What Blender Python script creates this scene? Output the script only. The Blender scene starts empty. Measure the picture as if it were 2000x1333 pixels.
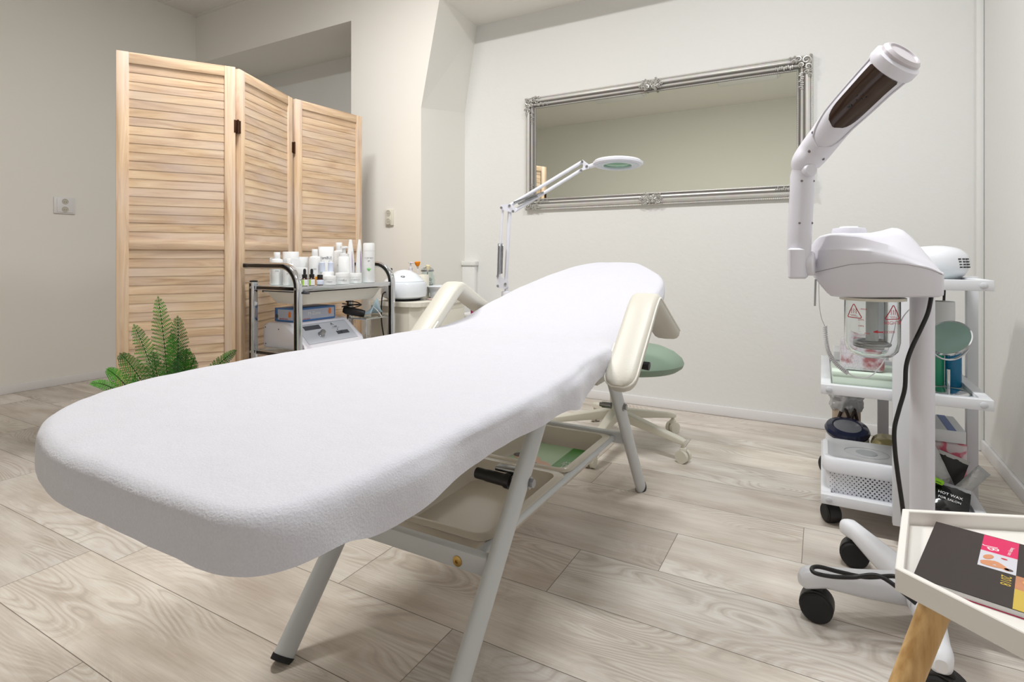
import bpy, bmesh, math, random
from mathutils import Vector, Matrix, Quaternion
PI = math.pi
random.seed(7)
S = bpy.context.scene
COL = S.collection

# ------------------------------------------------------------------ camera
CAMZ = 0.85
cam_d = bpy.data.cameras.new('camera'); cam = bpy.data.objects.new('camera', cam_d); COL.objects.link(cam)
cam_d.sensor_width = 36; cam_d.lens = 1087 / 2000 * 36; cam_d.shift_y = -166.5 / 2000; cam_d.clip_start = 0.02
cam.location = (0, 0, CAMZ); cam.rotation_euler = (PI / 2, 0, math.radians(29.14))
S.camera = cam
# ------------------------------------------------------------------ world, exposure
w = bpy.data.worlds.new('world'); S.world = w; w.use_nodes = True
w.node_tree.nodes['Background'].inputs[0].default_value = (0.8, 0.85, 1, 1)
w.node_tree.nodes['Background'].inputs[1].default_value = 0.15
S.view_settings.view_transform = 'Standard'; S.view_settings.look = 'None'
S.view_settings.gamma = 1; S.view_settings.use_curve_mapping = False
S.view_settings.exposure = -0.62
# ------------------------------------------------------------------ room lamps (their fixtures are built with the ceiling)
LAMPS = [(-2.13, -0.20, 0), (-0.70, -0.20, 0), (-1.78, 1.35, 58), (-0.12, 1.35, 46)]
for i, (lx, ly, pw) in enumerate(LAMPS):
    if not pw: continue          # the pair away from the mirror is switched off
    ld = bpy.data.lights.new('ceiling_lamp', 'AREA'); ld.shape = 'RECTANGLE'; ld.size = 0.56; ld.size_y = 0.14
    ld.energy = pw; ld.color = (1.0, 0.985, 0.955) if lx < -1 else (0.975, 0.99, 1.0)
    lo = bpy.data.objects.new('ceiling_lamp', ld); COL.objects.link(lo); lo.location = (lx, ly, 2.712)

# ------------------------------------------------------------------ helpers
CR, CF = Vector((0.8735, 0.487, 0)), Vector((-0.487, 0.8735, 0))
def lat(v): return v
def ray(x, y):
    return CR * ((x - 1000) / 1087) + CF + Vector((0, 0, (500 - y) / 1087))
def onX(x, y, X):
    d = ray(x, y); t = X / d.x; return Vector((0, 0, CAMZ)) + d * t
def onY(x, y, Y):
    d = ray(x, y); t = Y / d.y; return Vector((0, 0, CAMZ)) + d * t
def onZ(x, y, Z):
    d = ray(x, y); t = (Z - CAMZ) / d.z; return Vector((0, 0, CAMZ)) + d * t
def onF(x, y, f): return Vector((0, 0, CAMZ)) + ray(x, y) * f

def nt(name):
    m = bpy.data.materials.new(name); m.use_nodes = True
    return m, m.node_tree.nodes, m.node_tree.links, m.node_tree.nodes['Principled BSDF']
def srgb(c):
    f = lambda v: v / 12.92 if v <= 0.04045 else ((v + 0.055) / 1.055) ** 2.4
    return tuple(f(v / 255) for v in c) + (1,)
def setp(b, **k):
    for n, v in k.items():
        n = n.replace('_', ' ')
        if n in b.inputs: b.inputs[n].default_value = v
def mat(name, rgb, rough=0.5, metal=0.0, vary=0.04, vscale=6, bump=0.0, bscale=60, **k):
    m, N, L, b = nt(name); c = srgb(rgb)
    setp(b, Roughness=rough, Metallic=metal, **k)
    tc = N.new('ShaderNodeTexCoord')
    nz = N.new('ShaderNodeTexNoise'); nz.inputs['Scale'].default_value = vscale; nz.inputs['Detail'].default_value = 4
    L.new(tc.outputs['Object'], nz.inputs['Vector'])
    mx = N.new('ShaderNodeMix'); mx.data_type = 'RGBA'
    mx.inputs[6].default_value = tuple(v * (1 - vary) for v in c[:3]) + (1,); mx.inputs[7].default_value = tuple(min(1, v * (1 + vary)) for v in c[:3]) + (1,)
    L.new(nz.outputs[0], mx.inputs[0]); L.new(mx.outputs[2], b.inputs['Base Color'])
    if bump:
        n2 = N.new('ShaderNodeTexNoise'); n2.inputs['Scale'].default_value = bscale; n2.inputs['Detail'].default_value = 5
        L.new(tc.outputs['Object'], n2.inputs['Vector'])
        bp = N.new('ShaderNodeBump'); bp.inputs['Strength'].default_value = bump; bp.inputs['Distance'].default_value = 0.01
        L.new(n2.outputs[0], bp.inputs['Height']); L.new(bp.outputs[0], b.inputs['Normal'])
    return m
def glass(name, rgb, rough=0.02, alpha_mix=0.0, ior=1.45):
    m, N, L, b = nt(name)
    setp(b, Base_Color=srgb(rgb), Roughness=rough, Transmission_Weight=1.0, IOR=ior)
    return m

class MB:
    """collects shapes into one mesh"""
    def __init__(s): s.bm = bmesh.new(); s.mi = 0
    def _add(s, vs, fs):
        V = [s.bm.verts.new(v) for v in vs]
        for f in fs:
            try:
                fc = s.bm.faces.new([V[i] for i in f]); fc.material_index = s.mi
            except ValueError: pass
        return V
    def box(s, a, b, bev=0.0, seg=2, M=None):
        a = Vector(a); b = Vector(b); lo = Vector([min(a[i], b[i]) for i in range(3)]); hi = Vector([max(a[i], b[i]) for i in range(3)])
        t = bmesh.new(); bmesh.ops.create_cube(t, size=1)
        for v in t.verts: v.co = Vector([lo[i] + (v.co[i] + .5) * (hi[i] - lo[i]) for i in range(3)])
        if bev > 0:
            bev = min(bev, min(hi - lo) * 0.49)
            bmesh.ops.bevel(t, geom=list(t.edges), offset=bev, segments=seg, profile=0.5, affect='EDGES')
        if M is not None:
            for v in t.verts: v.co = M @ v.co
        t.verts.index_update()
        s._add([v.co.copy() for v in t.verts], [[v.index for v in f.verts] for f in t.faces]); t.free(); return s
    def bar(s, p, q, wx, wy, bev=0.002, up=(0, 0, 1)):
        """rectangular bar from p to q"""
        p = Vector(p); q = Vector(q); z = (q - p); L = z.length; z.normalize(); u = Vector(up)
        if abs(z.dot(u)) > 0.95: u = Vector((0, 1, 0))
        x = u.cross(z).normalized(); y = z.cross(x)
        M = Matrix.Translation(p) @ Matrix((x, y, z)).transposed().to_4x4()
        return s.box((-wx / 2, -wy / 2, 0), (wx / 2, wy / 2, L), bev, 2, M)
    def tube(s, pts, r, n=12, caps=True, closed=False, flat=1.0, flatdir=None, sq=1.0):
        P = [Vector(p) for p in pts]; m = len(P); R = r if isinstance(r, (list, tuple)) else [r] * m
        T = []
        for i in range(m):
            if closed: t = P[(i + 1) % m] - P[i - 1]
            else: t = P[min(i + 1, m - 1)] - P[max(i - 1, 0)]
            T.append(t.normalized() if t.length > 1e-9 else Vector((0, 0, 1)))
        u = Vector(flatdir) if flatdir else (Vector((0, 0, 1)) if abs(T[0].z) < .9 else Vector((1, 0, 0)))
        vs = []
        for i in range(m):
            if flatdir: u = Vector(flatdir)
            a = (u - T[i] * u.dot(T[i]))
            a = a.normalized() if a.length > 1e-6 else T[i].orthogonal().normalized()
            b = T[i].cross(a); u = a
            for k in range(n):
                c = 2 * PI * (k + .5) / n; cc, ss = math.cos(c), math.sin(c)
                if sq != 1.0: cc = math.copysign(abs(cc) ** sq, cc); ss = math.copysign(abs(ss) ** sq, ss)
                vs.append(P[i] + a * cc * R[i] * flat + b * ss * R[i])
        fs = []
        for i in range(m if closed else m - 1):
            j = (i + 1) % m
            for k in range(n):
                l = (k + 1) % n; fs.append([i * n + k, i * n + l, j * n + l, j * n + k])
        if caps and not closed: fs += [list(range(n))[::-1], [(m - 1) * n + k for k in range(n)]]
        s._add(vs, fs); return s
    def cyl(s, p, q, r, r2=None, n=20): return s.tube([p, q], [r, r if r2 is None else r2], n)
    def lathe(s, prof, c=(0, 0, 0), n=28, sx=1, sy=1, axis=None, a0=0, caps=True):
        c = Vector(c); vs = []; fs = []; m = len(prof)
        Mx = Matrix.Identity(3)
        if axis is not None: Mx = Vector((0, 0, 1)).rotation_difference(Vector(axis)).to_matrix()
        for r, z in prof:
            for k in range(n):
                a = 2 * PI * k / n + a0
                vs.append(c + Mx @ Vector((math.cos(a) * r * sx, math.sin(a) * r * sy, z)))
        for i in range(m - 1):
            for k in range(n):
                l = (k + 1) % n; fs.append([i * n + k, i * n + l, (i + 1) * n + l, (i + 1) * n + k])
        if caps and prof[0][0] > 1e-6: fs.append(list(range(n))[::-1])
        if caps and prof[-1][0] > 1e-6: fs.append([(m - 1) * n + k for k in range(n)])
        s._add(vs, fs); return s
    def prism(s, poly, z0, z1, M=None):
        n = len(poly); vs = [Vector((p[0], p[1], z0)) for p in poly] + [Vector((p[0], p[1], z1)) for p in poly]
        if M is not None: vs = [M @ v for v in vs]
        fs = [list(range(n))[::-1], list(range(n, 2 * n))] + [[i, (i + 1) % n, n + (i + 1) % n, n + i] for i in range(n)]
        s._add(vs, fs); return s
    def poly(s, pts): s._add([Vector(p) for p in pts], [list(range(len(pts)))]); return s
    def sph(s, c, r, n=12, sc=(1, 1, 1)):
        m = max(4, n // 2)
        prof = [(math.sin(PI * i / m) * r if 0 < i < m else 0.0, -math.cos(PI * i / m) * r) for i in range(m + 1)]
        c = Vector(c); vs = []; fs = []
        vs.append(c + Vector((0, 0, -r * sc[2])))
        for i in range(1, m):
            for k in range(n):
                a = 2 * PI * k / n; vs.append(c + Vector((math.cos(a) * prof[i][0] * sc[0], math.sin(a) * prof[i][0] * sc[1], prof[i][1] * sc[2])))
        vs.append(c + Vector((0, 0, r * sc[2])))
        for k in range(n): fs.append([0, 1 + (k + 1) % n, 1 + k])
        for i in range(m - 2):
            for k in range(n):
                l = (k + 1) % n; fs.append([1 + i * n + k, 1 + i * n + l, 1 + (i + 1) * n + l, 1 + (i + 1) * n + k])
        for k in range(n): fs.append([1 + (m - 2) * n + k, 1 + (m - 2) * n + (k + 1) % n, len(vs) - 1])
        s._add(vs, fs); return s
    def loft(s, rings, closed=True, cap=True):
        n = len(rings[0]); vs = [Vector(p) for r in rings for p in r]; fs = []
        for i in range(len(rings) - 1):
            for k in range(n if closed else n - 1):
                l = (k + 1) % n; fs.append([i * n + k, i * n + l, (i + 1) * n + l, (i + 1) * n + k])
        if cap and closed: fs += [list(range(n))[::-1], [(len(rings) - 1) * n + k for k in range(n)]]
        s._add(vs, fs); return s
    def text(s, txt, size, M, depth=0.0003, align='CENTER'):
        c = bpy.data.curves.new('t', 'FONT'); c.body = txt; c.size = size; c.extrude = depth; c.align_x = align; c.align_y = 'CENTER'; c.resolution_u = 2
        o = bpy.data.objects.new('t', c); COL.objects.link(o)
        dg = bpy.context.evaluated_depsgraph_get(); me = bpy.data.meshes.new_from_object(o.evaluated_get(dg))
        s._add([M @ v.co for v in me.vertices], [list(p.vertices) for p in me.polygons])
        bpy.data.objects.remove(o); bpy.data.curves.remove(c); bpy.data.meshes.remove(me); return s

def obj(name, mb, mats, parent=None, smooth=True, world=True, mods=None):
    """link the collected shapes as ONE object; with world=True the coordinates are room coordinates"""
    bm = mb.bm
    if parent is not None and world:
        Mi = chain(parent).inverted()
        for v in bm.verts: v.co = Mi @ v.co
    bmesh.ops.recalc_face_normals(bm, faces=list(bm.faces))
    me = bpy.data.meshes.new(name); bm.to_mesh(me); bm.free()
    for m in (mats if isinstance(mats, (list, tuple)) else [mats]): me.materials.append(m)
    o = bpy.data.objects.new(name, me); COL.objects.link(o)
    if parent is not None: o.parent = parent
    if smooth:
        me.polygons.foreach_set('use_smooth', [True] * len(me.polygons)); me.set_sharp_from_angle(angle=math.radians(38))
    return o
def chain(o):
    M = Matrix.Identity(4); x = o
    while x is not None: M = x.matrix_basis @ M; x = x.parent
    return M
def tag(o, label, cat=None, group=None, kind=None):
    o['label'] = label
    if cat: o['category'] = cat
    if group: o['group'] = group
    if kind: o['kind'] = kind
    return o
def thing(name, label, cat, loc=(0, 0, 0), rz=0, group=None):
    o = bpy.data.objects.new(name, None); COL.objects.link(o); o.location = loc; o.rotation_euler = (0, 0, rz)
    o.empty_display_size = 0.05
    return tag(o, label, cat, group)
def struct(name, mb, m, smooth=False):
    o = obj(name, mb, m, None, smooth); o['kind'] = 'structure'; return o
def cat_curve(pts, k=8):
    """smooth path through points"""
    P = [Vector(p) for p in pts]; out = []
    for i in range(len(P) - 1):
        p0 = P[max(i - 1, 0)]; p1 = P[i]; p2 = P[i + 1]; p3 = P[min(i + 2, len(P) - 1)]
        for j in range(k):
            t = j / k
            out.append(0.5 * ((2 * p1) + (p2 - p0) * t + (2 * p0 - 5 * p1 + 4 * p2 - p3) * t * t + (3 * p1 - p0 - 3 * p2 + p3) * t ** 3))
    out.append(P[-1]); return out
def rrect(x0, y0, x1, y1, r, n=5):
    out = []
    for cx, cy, a in ((x1 - r, y1 - r, 0), (x0 + r, y1 - r, 90), (x0 + r, y0 + r, 180), (x1 - r, y0 + r, 270)):
        for i in range(n + 1):
            t = math.radians(a + 90 * i / n); out.append((cx + r * math.cos(t), cy + r * math.sin(t)))
    return out
def copy_tree(o, parent=None, loc=None, rz=None):
    c = o.copy(); COL.objects.link(c)
    if parent is not None: c.parent = parent
    if loc is not None: c.location = loc
    if rz is not None: c.rotation_euler = (0, 0, rz)
    for ch in [x for x in bpy.data.objects if x.parent == o]: copy_tree(ch, c)
    return c

# ------------------------------------------------------------------ materials
WALL = mat('wall_paint', (231, 231, 229), 0.85, vary=0.015, vscale=1.5, bump=0.12, bscale=38)
WALLS = mat('smooth_wall_paint', (240, 237, 231), 0.85, vary=0.01, vscale=1.5, bump=0.02, bscale=60)
CEIL = mat('ceiling_paint', (238, 235, 230), 0.9, vary=0.01)
TRIMW = mat('white_trim', (232, 231, 232), 0.45, vary=0.01)
WPL = mat('white_plastic', (226, 225, 234), 0.32, vary=0.015)
WPL2 = mat('cool_white_plastic', (232, 234, 240), 0.3, vary=0.01)
WMET = mat('white_lacquered_steel', (224, 226, 231), 0.38, vary=0.02)
GMET = mat('grey_lacquered_steel', (203, 206, 208), 0.4, vary=0.02)
CHROME = mat('chrome', (215, 217, 222), 0.1, 1.0, vary=0.02)
STEEL = mat('brushed_steel', (165, 167, 170), 0.3, 1.0, vary=0.05)
BRASS = mat('yellow_zinc', (190, 160, 100), 0.35, 1.0)
BLK = mat('black_plastic', (18, 18, 20), 0.45)
RUB = mat('black_rubber', (28, 28, 30), 0.7)
DARK = mat('dark_grey_plastic', (70, 72, 80), 0.4)
CREAM = mat('cream_leatherette', (209, 206, 195), 0.42, vary=0.02, bump=0.06, bscale=220)
PIPE = mat('cream_piping', (238, 235, 226), 0.4)
IVORY = mat('ivory_plastic', (226, 222, 208), 0.4, vary=0.02)
GREENL = mat('sage_green_leatherette', (138, 160, 142), 0.5, vary=0.03, bump=0.05, bscale=200)
PAPER = mat('white_paper', (232, 232, 232), 0.7)
CABW = mat('ivory_cabinet_board', (226, 222, 210), 0.5, vary=0.015)
RED = mat('red_print', (196, 40, 60), 0.5)
# ================================================================== SETTING
XL, XR, YB, YF, ZC = -4.38, 0.614, 3.13, -1.30, 2.77
YP, ZS = 2.66, 2.385
# floor: planks laid along X
def floor_mat():
    m, N, L, b = nt('limed_oak_vinyl'); setp(b, Roughness=0.5)
    uv = N.new('ShaderNodeUVMap'); at = N.new('ShaderNodeAttribute'); at.attribute_name = 'tone'
    # distorted stretched field -> contour rings like cathedral grain
    mp = N.new('ShaderNodeMapping'); mp.inputs['Scale'].default_value = (1.55, 6.2, 1); L.new(uv.outputs[0], mp.inputs[0])
    dn = N.new('ShaderNodeTexNoise'); dn.inputs['Scale'].default_value = 2.2; dn.inputs['Detail'].default_value = 2; L.new(mp.outputs[0], dn.inputs[0])
    n1 = N.new('ShaderNodeTexNoise'); n1.inputs['Scale'].default_value = 0.95; n1.inputs['Detail'].default_value = 1.2; n1.inputs['Roughness'].default_value = 0.35; n1.inputs['Distortion'].default_value = 0.7
    L.new(mp.outputs[0], n1.inputs[0])
    m1 = N.new('ShaderNodeMath'); m1.operation = 'MULTIPLY'; m1.inputs[1].default_value = 185; L.new(n1.outputs[0], m1.inputs[0])
    sn = N.new('ShaderNodeMath'); sn.operation = 'SINE'; L.new(m1.outputs[0], sn.inputs[0])
    # where the rings are bold: patches
    pm = N.new('ShaderNodeMapping'); pm.inputs['Scale'].default_value = (1.3, 3.2, 1); pm.inputs['Location'].default_value = (7, 3, 0); L.new(uv.outputs[0], pm.inputs[0])
    pn = N.new('ShaderNodeTexNoise'); pn.inputs['Scale'].default_value = 1.3; pn.inputs['Detail'].default_value = 2; L.new(pm.outputs[0], pn.inputs[0])
    pr = N.new('ShaderNodeMapRange'); pr.inputs[1].default_value = 0.36; pr.inputs[2].default_value = 0.56; L.new(pn.outputs[0], pr.inputs[0])
    rm = N.new('ShaderNodeMath'); rm.operation = 'MULTIPLY'; L.new(sn.outputs[0], rm.inputs[0]); L.new(pr.outputs[0], rm.inputs[1])
    # fine straight grain
    fm = N.new('ShaderNodeMapping'); fm.inputs['Scale'].default_value = (5, 120, 1); L.new(uv.outputs[0], fm.inputs[0])
    fn = N.new('ShaderNodeTexNoise'); fn.inputs['Scale'].default_value = 1.6; fn.inputs['Detail'].default_value = 6; fn.inputs['Roughness'].default_value = 0.65; L.new(fm.outputs[0], fn.inputs[0])
    # cloudy tone
    cn = N.new('ShaderNodeTexNoise'); cn.inputs['Scale'].default_value = 2.2; cn.inputs['Detail'].default_value = 5; L.new(mp.outputs[0], cn.inputs[0])
    r0 = N.new('ShaderNodeValToRGB'); r0.color_ramp.elements[0].color = srgb((210, 198, 186)); r0.color_ramp.elements[1].color = srgb((238, 231, 222))
    r0.color_ramp.elements[0].position = 0.32; r0.color_ramp.elements[1].position = 0.66; L.new(cn.outputs[0], r0.inputs[0])
    a = N.new('ShaderNodeMix'); a.data_type = 'RGBA'; a.inputs[7].default_value = srgb((241, 239, 233)); L.new(r0.outputs[0], a.inputs[6])
    c1 = N.new('ShaderNodeMapRange'); c1.inputs[1].default_value = 0.3; c1.inputs[2].default_value = 1.0; c1.inputs[4].default_value = 0.48; L.new(rm.outputs[0], c1.inputs[0]); L.new(c1.outputs[0], a.inputs[0])
    bb = N.new('ShaderNodeMix'); bb.data_type = 'RGBA'; bb.inputs[7].default_value = srgb((160, 148, 138)); L.new(a.outputs[2], bb.inputs[6])
    c2 = N.new('ShaderNodeMapRange'); c2.inputs[1].default_value = -0.5; c2.inputs[2].default_value = -1.0; c2.inputs[4].default_value = 0.28; L.new(rm.outputs[0], c2.inputs[0]); L.new(c2.outputs[0], bb.inputs[0])
    g = N.new('ShaderNodeMix'); g.data_type = 'RGBA'; g.blend_type = 'MULTIPLY'; g.inputs[0].default_value = 0.55; L.new(bb.outputs[2], g.inputs[6])
    gr = N.new('ShaderNodeValToRGB'); gr.color_ramp.elements[0].color = (0.72, 0.705, 0.69, 1); gr.color_ramp.elements[0].position = 0.3; gr.color_ramp.elements[1].color = (1.02, 1.02, 1.02, 1); gr.color_ramp.elements[1].position = 0.62
    L.new(fn.outputs[0], gr.inputs[0]); L.new(gr.outputs[0], g.inputs[7])
    t = N.new('ShaderNodeMix'); t.data_type = 'RGBA'; t.blend_type = 'MULTIPLY'; t.inputs[0].default_value = 1; L.new(g.outputs[2], t.inputs[6]); L.new(at.outputs['Color'], t.inputs[7])
    L.new(t.outputs[2], b.inputs['Base Color'])
    bp = N.new('ShaderNodeBump'); bp.inputs['Strength'].default_value = 0.12; bp.inputs['Distance'].default_value = 0.002; L.new(fn.outputs[0], bp.inputs['Height']); L.new(bp.outputs[0], b.inputs['Normal'])
    return m
JOINT = mat('plank_joint', (136, 124, 113), 0.8)
PITCH, Y0, PLEN = 0.2305, 0.58, 1.16
known = {-1: -1.35, 0: -1.84, 1: -1.72, 2: -1.095, 3: -0.61, 4: -0.386, 5: -0.05, 6: -0.754}
bm = bmesh.new(); vs_uv = bm.loops.layers.uv.new('UVMap'); tl = bm.loops.layers.color.new('tone')
rr = random.Random(3)
def quad(x0, x1, y0, y1, z, mi, uvo=(0, 0), tone=1.0, hue=0):
    V = [bm.verts.new(p) for p in ((x0, y0, z), (x1, y0, z), (x1, y1, z), (x0, y1, z))]; f = bm.faces.new(V); f.material_index = mi
    for l in f.loops:
        l[vs_uv].uv = (l.vert.co.x - x0 + uvo[0], l.vert.co.y - y0 + uvo[1]); l[tl] = (tone, tone * (1 - hue), tone * (1 - 1.8 * hue), 1)
kmin = math.floor((YF - Y0) / PITCH); kmax = math.ceil((YB - Y0) / PITCH)
g = 0.0009
for k in range(kmin, kmax):
    a = max(Y0 + k * PITCH, YF) + g; c = min(Y0 + (k + 1) * PITCH, YB) - g
    if c - a < 0.01: continue
    x = known.get(k, rr.uniform(-1.2, 0)); plen = 0.985 if k == 1 else PLEN
    while x > XL: x -= plen
    while x < XR:
        x0, x1 = max(x, XL) + g, min(x + plen, XR) - g
        if x1 - x0 > 0.01: quad(x0, x1, a, c, 0.0, 0, (rr.uniform(0, 40), rr.uniform(0, 40)), rr.uniform(0.90, 1.03), rr.uniform(-0.004, 0.012))
        x += plen
quad(XL, XR, YF, YB, -0.0004, 1)
me = bpy.data.meshes.new('floor'); bm.to_mesh(me); bm.free(); me.materials.append(floor_mat()); me.materials.append(JOINT)
fl = bpy.data.objects.new('floor', me); COL.objects.link(fl); fl['kind'] = 'structure'

T = 0.12
struct('wall_left', MB().box((XL - T, YF, 0), (XL, YB, ZC)), WALLS)
struct('wall_right', MB().box((XR, YF, 0), (XR + T, YB, ZC)), WALL)
struct('wall_back', MB().box((XL, YB, 0), (XR, YB + T, ZS)), WALL)
struct('wall_front', MB().box((XL, YF - T, 0), (XR, YF, ZC)), WALLS)
struct('wall_header', MB().box((XL, YP, ZS), (XR, YB + T, ZC)), WALLS)
# pier whose right flank leans outwards above head height
mb = MB(); x0, x1 = -2.684, -2.11
V = [(x0, YP, 0), (x0, YB, 0), (x0, YP, ZS), (x0, YB, ZS), (x1, YP, 0), (x1, YB, 0), (x1, YP, 1.743), (x1, YB, 1.815), (-1.969, YP, ZS), (-2.015, YB, ZS)]
mb._add([Vector(v) for v in V], [[0, 1, 3, 2], [0, 4, 6, 8, 2], [1, 3, 9, 7, 5], [4, 5, 7], [4, 7, 6], [6, 7, 9], [6, 9, 8], [2, 8, 9, 3], [0, 1, 5, 4]])
struct('wall_pier', mb, WALLS)
mb = MB().box((XL, YF, ZC), (XR, YB, ZC + 0.1))
struct('ceiling', mb, CEIL)
# narrow cover strips of the ceiling panels near the corner
struct('trim_1', MB().box((XL, 2.40, ZC - 0.004), (-2.6, 2.415, ZC)).box((XL, YP - 0.02, ZC - 0.012), (-1.9, YP, ZC)), CEIL)
struct('trim_2', MB().box((0.586, YB - 0.028, 0), (XR, YB, ZS), 0.008), WALL, True)      # boxed pipe in the corner
struct('trim_3', MB().box((-2.11, YB - 0.035, 0), (-2.01, YB, 0.80), 0.004).box((-2.11, YB - 0.045, 0.785), (-2.0, YB, 0.815), 0.004), WALL, True)
def baseb(n, a, b): struct(n, MB().box(a, b, 0.004), TRIMW, True)
baseb('baseboard_back', (-2.0, YB - 0.013, 0), (XR, YB, 0.052))
baseb('baseboard_left', (XL, .29, 0), (XL + 0.013, YB, 0.052))
baseb('baseboard_right', (XR - 0.013, YF, 0), (XR, YB - 0.03, 0.052))
baseb('baseboard_pier', (-2.684, YP - 0.013, 0), (-2.11, YP, 0.052))

# unseen dark door added on the left wall for the chrome to reflect
ADDED_DOORM = mat('added_door_brown', (58, 46, 40), .45, vary=.15)
struct('added_reflection_door', MB().box((XL, -.70, 0), (XL + .03, .22, 2.02), .003), ADDED_DOORM)
struct('trim_4', MB().box((XL, -.77, 0), (XL + .04, -.70, 2.09), .003).box((XL, .22, 0), (XL + .04, .29, 2.09), .003).box((XL, -.70, 2.02), (XL + .04, .22, 2.09), .003), TRIMW, True)  # surround of the added door
# ceiling light fixtures
DIFF, N_, L_, b_ = nt('lit_diffuser'); setp(b_, Base_Color=(0.9, 0.9, 0.88, 1), Roughness=0.5, Emission_Color=(1, 0.97, 0.93, 1), Emission_Strength=0.8)
for i, (lx, ly, pw) in enumerate(LAMPS):
    side = 'left' if lx < -1 else 'right'; row = 'far from the mirror' if ly < 0 else 'near the mirror'
    t = thing('ceiling_light', 'white rectangular ceiling light, ' + ('lit' if pw else 'switched off') + ', %s of the pair %s wall' % (side, row), 'ceiling light', (lx, ly, ZC))
    obj('housing', MB().box((lx - .31, ly - .10, ZC - .03), (lx + .31, ly + .10, ZC), .004), TRIMW, t)
    obj('diffuser', MB().box((lx - .29, ly - .08, ZC - .05), (lx + .29, ly + .08, ZC - .03), .008), DIFF if pw else TRIMW, t)

# wall sockets
SOCKM = mat('socket_recess', (196, 192, 180), .5)
def socket(name_label, M, plate):
    t = thing('wall_socket', name_label, 'socket'); t.matrix_basis = M
    w_, h_ = plate
    obj('plate', MB().box((-w_ / 2, -0.012, -h_ / 2), (w_ / 2, 0, h_ / 2), 0.003).box((-w_ / 2 + .014, -0.017, -h_ / 2 + .008), (w_ / 2 - .014, -0.012, h_ / 2 - .008), 0.002), IVORY if w_ < .08 else TRIMW, t, world=False)
    for s in (1, -1):
        z = s * 0.026
        o = obj('outlet', MB().lathe([(0.0155, -.0005), (0.0165, .0012), (0.0185, .0016), (0.0190, -.0005)], (0, -0.017, z), 28, axis=(0, -1, 0)).lathe([(0.0157, -.0005), (0.0157, .0003), (0, .0003)], (0, -0.017, z), 28, axis=(0, -1, 0)), SOCKM, t, world=False)
        for px_ in (-.006, .006): obj('pin_hole', MB().lathe([(.0020, 0), (.0020, .0006), (0, .0006)], (px_, -.0171, z - .003), 12, axis=(0, -1, 0)), BLK, o, world=False)
    return t
socket('off-white double wall socket on the left wall, left of the folding screen', Matrix.Translation((XL, 1.772, 1.182)) @ Matrix.Rotation(PI / 2, 4, 'Z'), (.118, .108))
socket('ivory double wall socket on the pier above the products trolley', Matrix.Translation((-2.353, YP, 1.089)), (.064, .10))

# ================================================================== TREATMENT TABLE
BX = -0.78
bed = thing('treatment_table', 'white framed treatment couch on four splayed legs under a terry sheet', 'treatment couch', (BX, 1.25, 0))
LX = (-0.985, -0.575)
for sx in LX:
    for (ya, za), (yb, zb) in (((0.785, 0.012), (1.235, 0.560)), ((1.990, 0.012), (1.610, 0.560))):
        mb = MB().tube([(sx, ya, za), (sx, yb, zb)], 0.027, 20, flat=0.62, flatdir=(1, 0, 0))
        lg = obj('leg', mb, GMET, bed)
        d = Vector((0, yb - ya, zb - za)).normalized(); p = Vector((sx, ya, za))
        obj('foot_cap', MB().tube([p - d * 0.010, p + d * 0.001], 0.0285, 20, flat=0.66, flatdir=(1, 0, 0)), RUB, lg)
obj('crossbar', MB().box((-0.985, 0.945, 0.205), (-0.585, 0.970, 0.245), 0.005), GMET, bed)
obj('crossbar', MB().box((-0.985, 1.815, 0.215), (-0.585, 1.838, 0.252), 0.005), GMET, bed)
obj('bolt', MB().lathe([(0.011, 0), (0.011, 0.002), (0.007, 0.004), (0.0035, 0.004), (0.0035, 0.001), (0, 0.001)], (-0.655, 0.945, 0.222), 16, axis=(0, -1, 0)), BRASS, bed)
for sx in (-0.935, -0.622):
    obj('rail', MB().tube([(sx, 0.97, 0.232), (sx, 1.816, 0.232)], 0.0095, 14), GMET, bed)
for sx in (-0.985, -0.575):
    obj('side_rail', MB().box((sx - .012, 0.42, 0.525), (sx + .012, 2.0, 0.553), 0.004), GMET, bed)
def hexbolt(y, z, r=0.010):
    return obj('bolt', MB().lathe([(0, 0.009), (r, 0.009), (r, 0.0), ], (-0.559, y, z), 6, axis=(1, 0, 0)).lathe([(r * 1.35, 0), (r * 1.35, 0.002), (0, 0.002)], (-0.560, y, z), 20, axis=(1, 0, 0)), STEEL, bed, smooth=False)
hexbolt(1.085, 0.352); hexbolt(1.745, 0.362)
# crank lever with its bracket, and adjusting knob
mb = MB(); mb.tube(cat_curve([(-0.692, 1.075, 0.353), (-0.670, 1.075, 0.352), (-0.62, 1.075, 0.350), (-0.602, 1.075, 0.349)], 5), [0.012] + [0.0125] * 5 + [0.0135] * 5 + [0.0165] * 5, 16)
lv = obj('lever', mb, BLK, bed)
obj('bracket', MB().box((-0.650, 1.085, 0.362), (-0.580, 1.110, 0.371), 0.002).box((-0.620, 1.075, 0.335), (-0.588, 1.105, 0.362), 0.003), STEEL, lv)
obj('lever', MB().tube([(-0.555, 1.74, 0.507), (-0.475, 1.74, 0.502)], [0.011, 0.0135], 16), BLK, bed)
obj('knob', MB().cyl((-0.618, 1.705, 0.372), (-0.588, 1.705, 0.372), 0.010, n=14).cyl((-0.626, 1.705, 0.372), (-0.618, 1.705, 0.372), 0.007, n=12), STEEL, bed)
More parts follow.
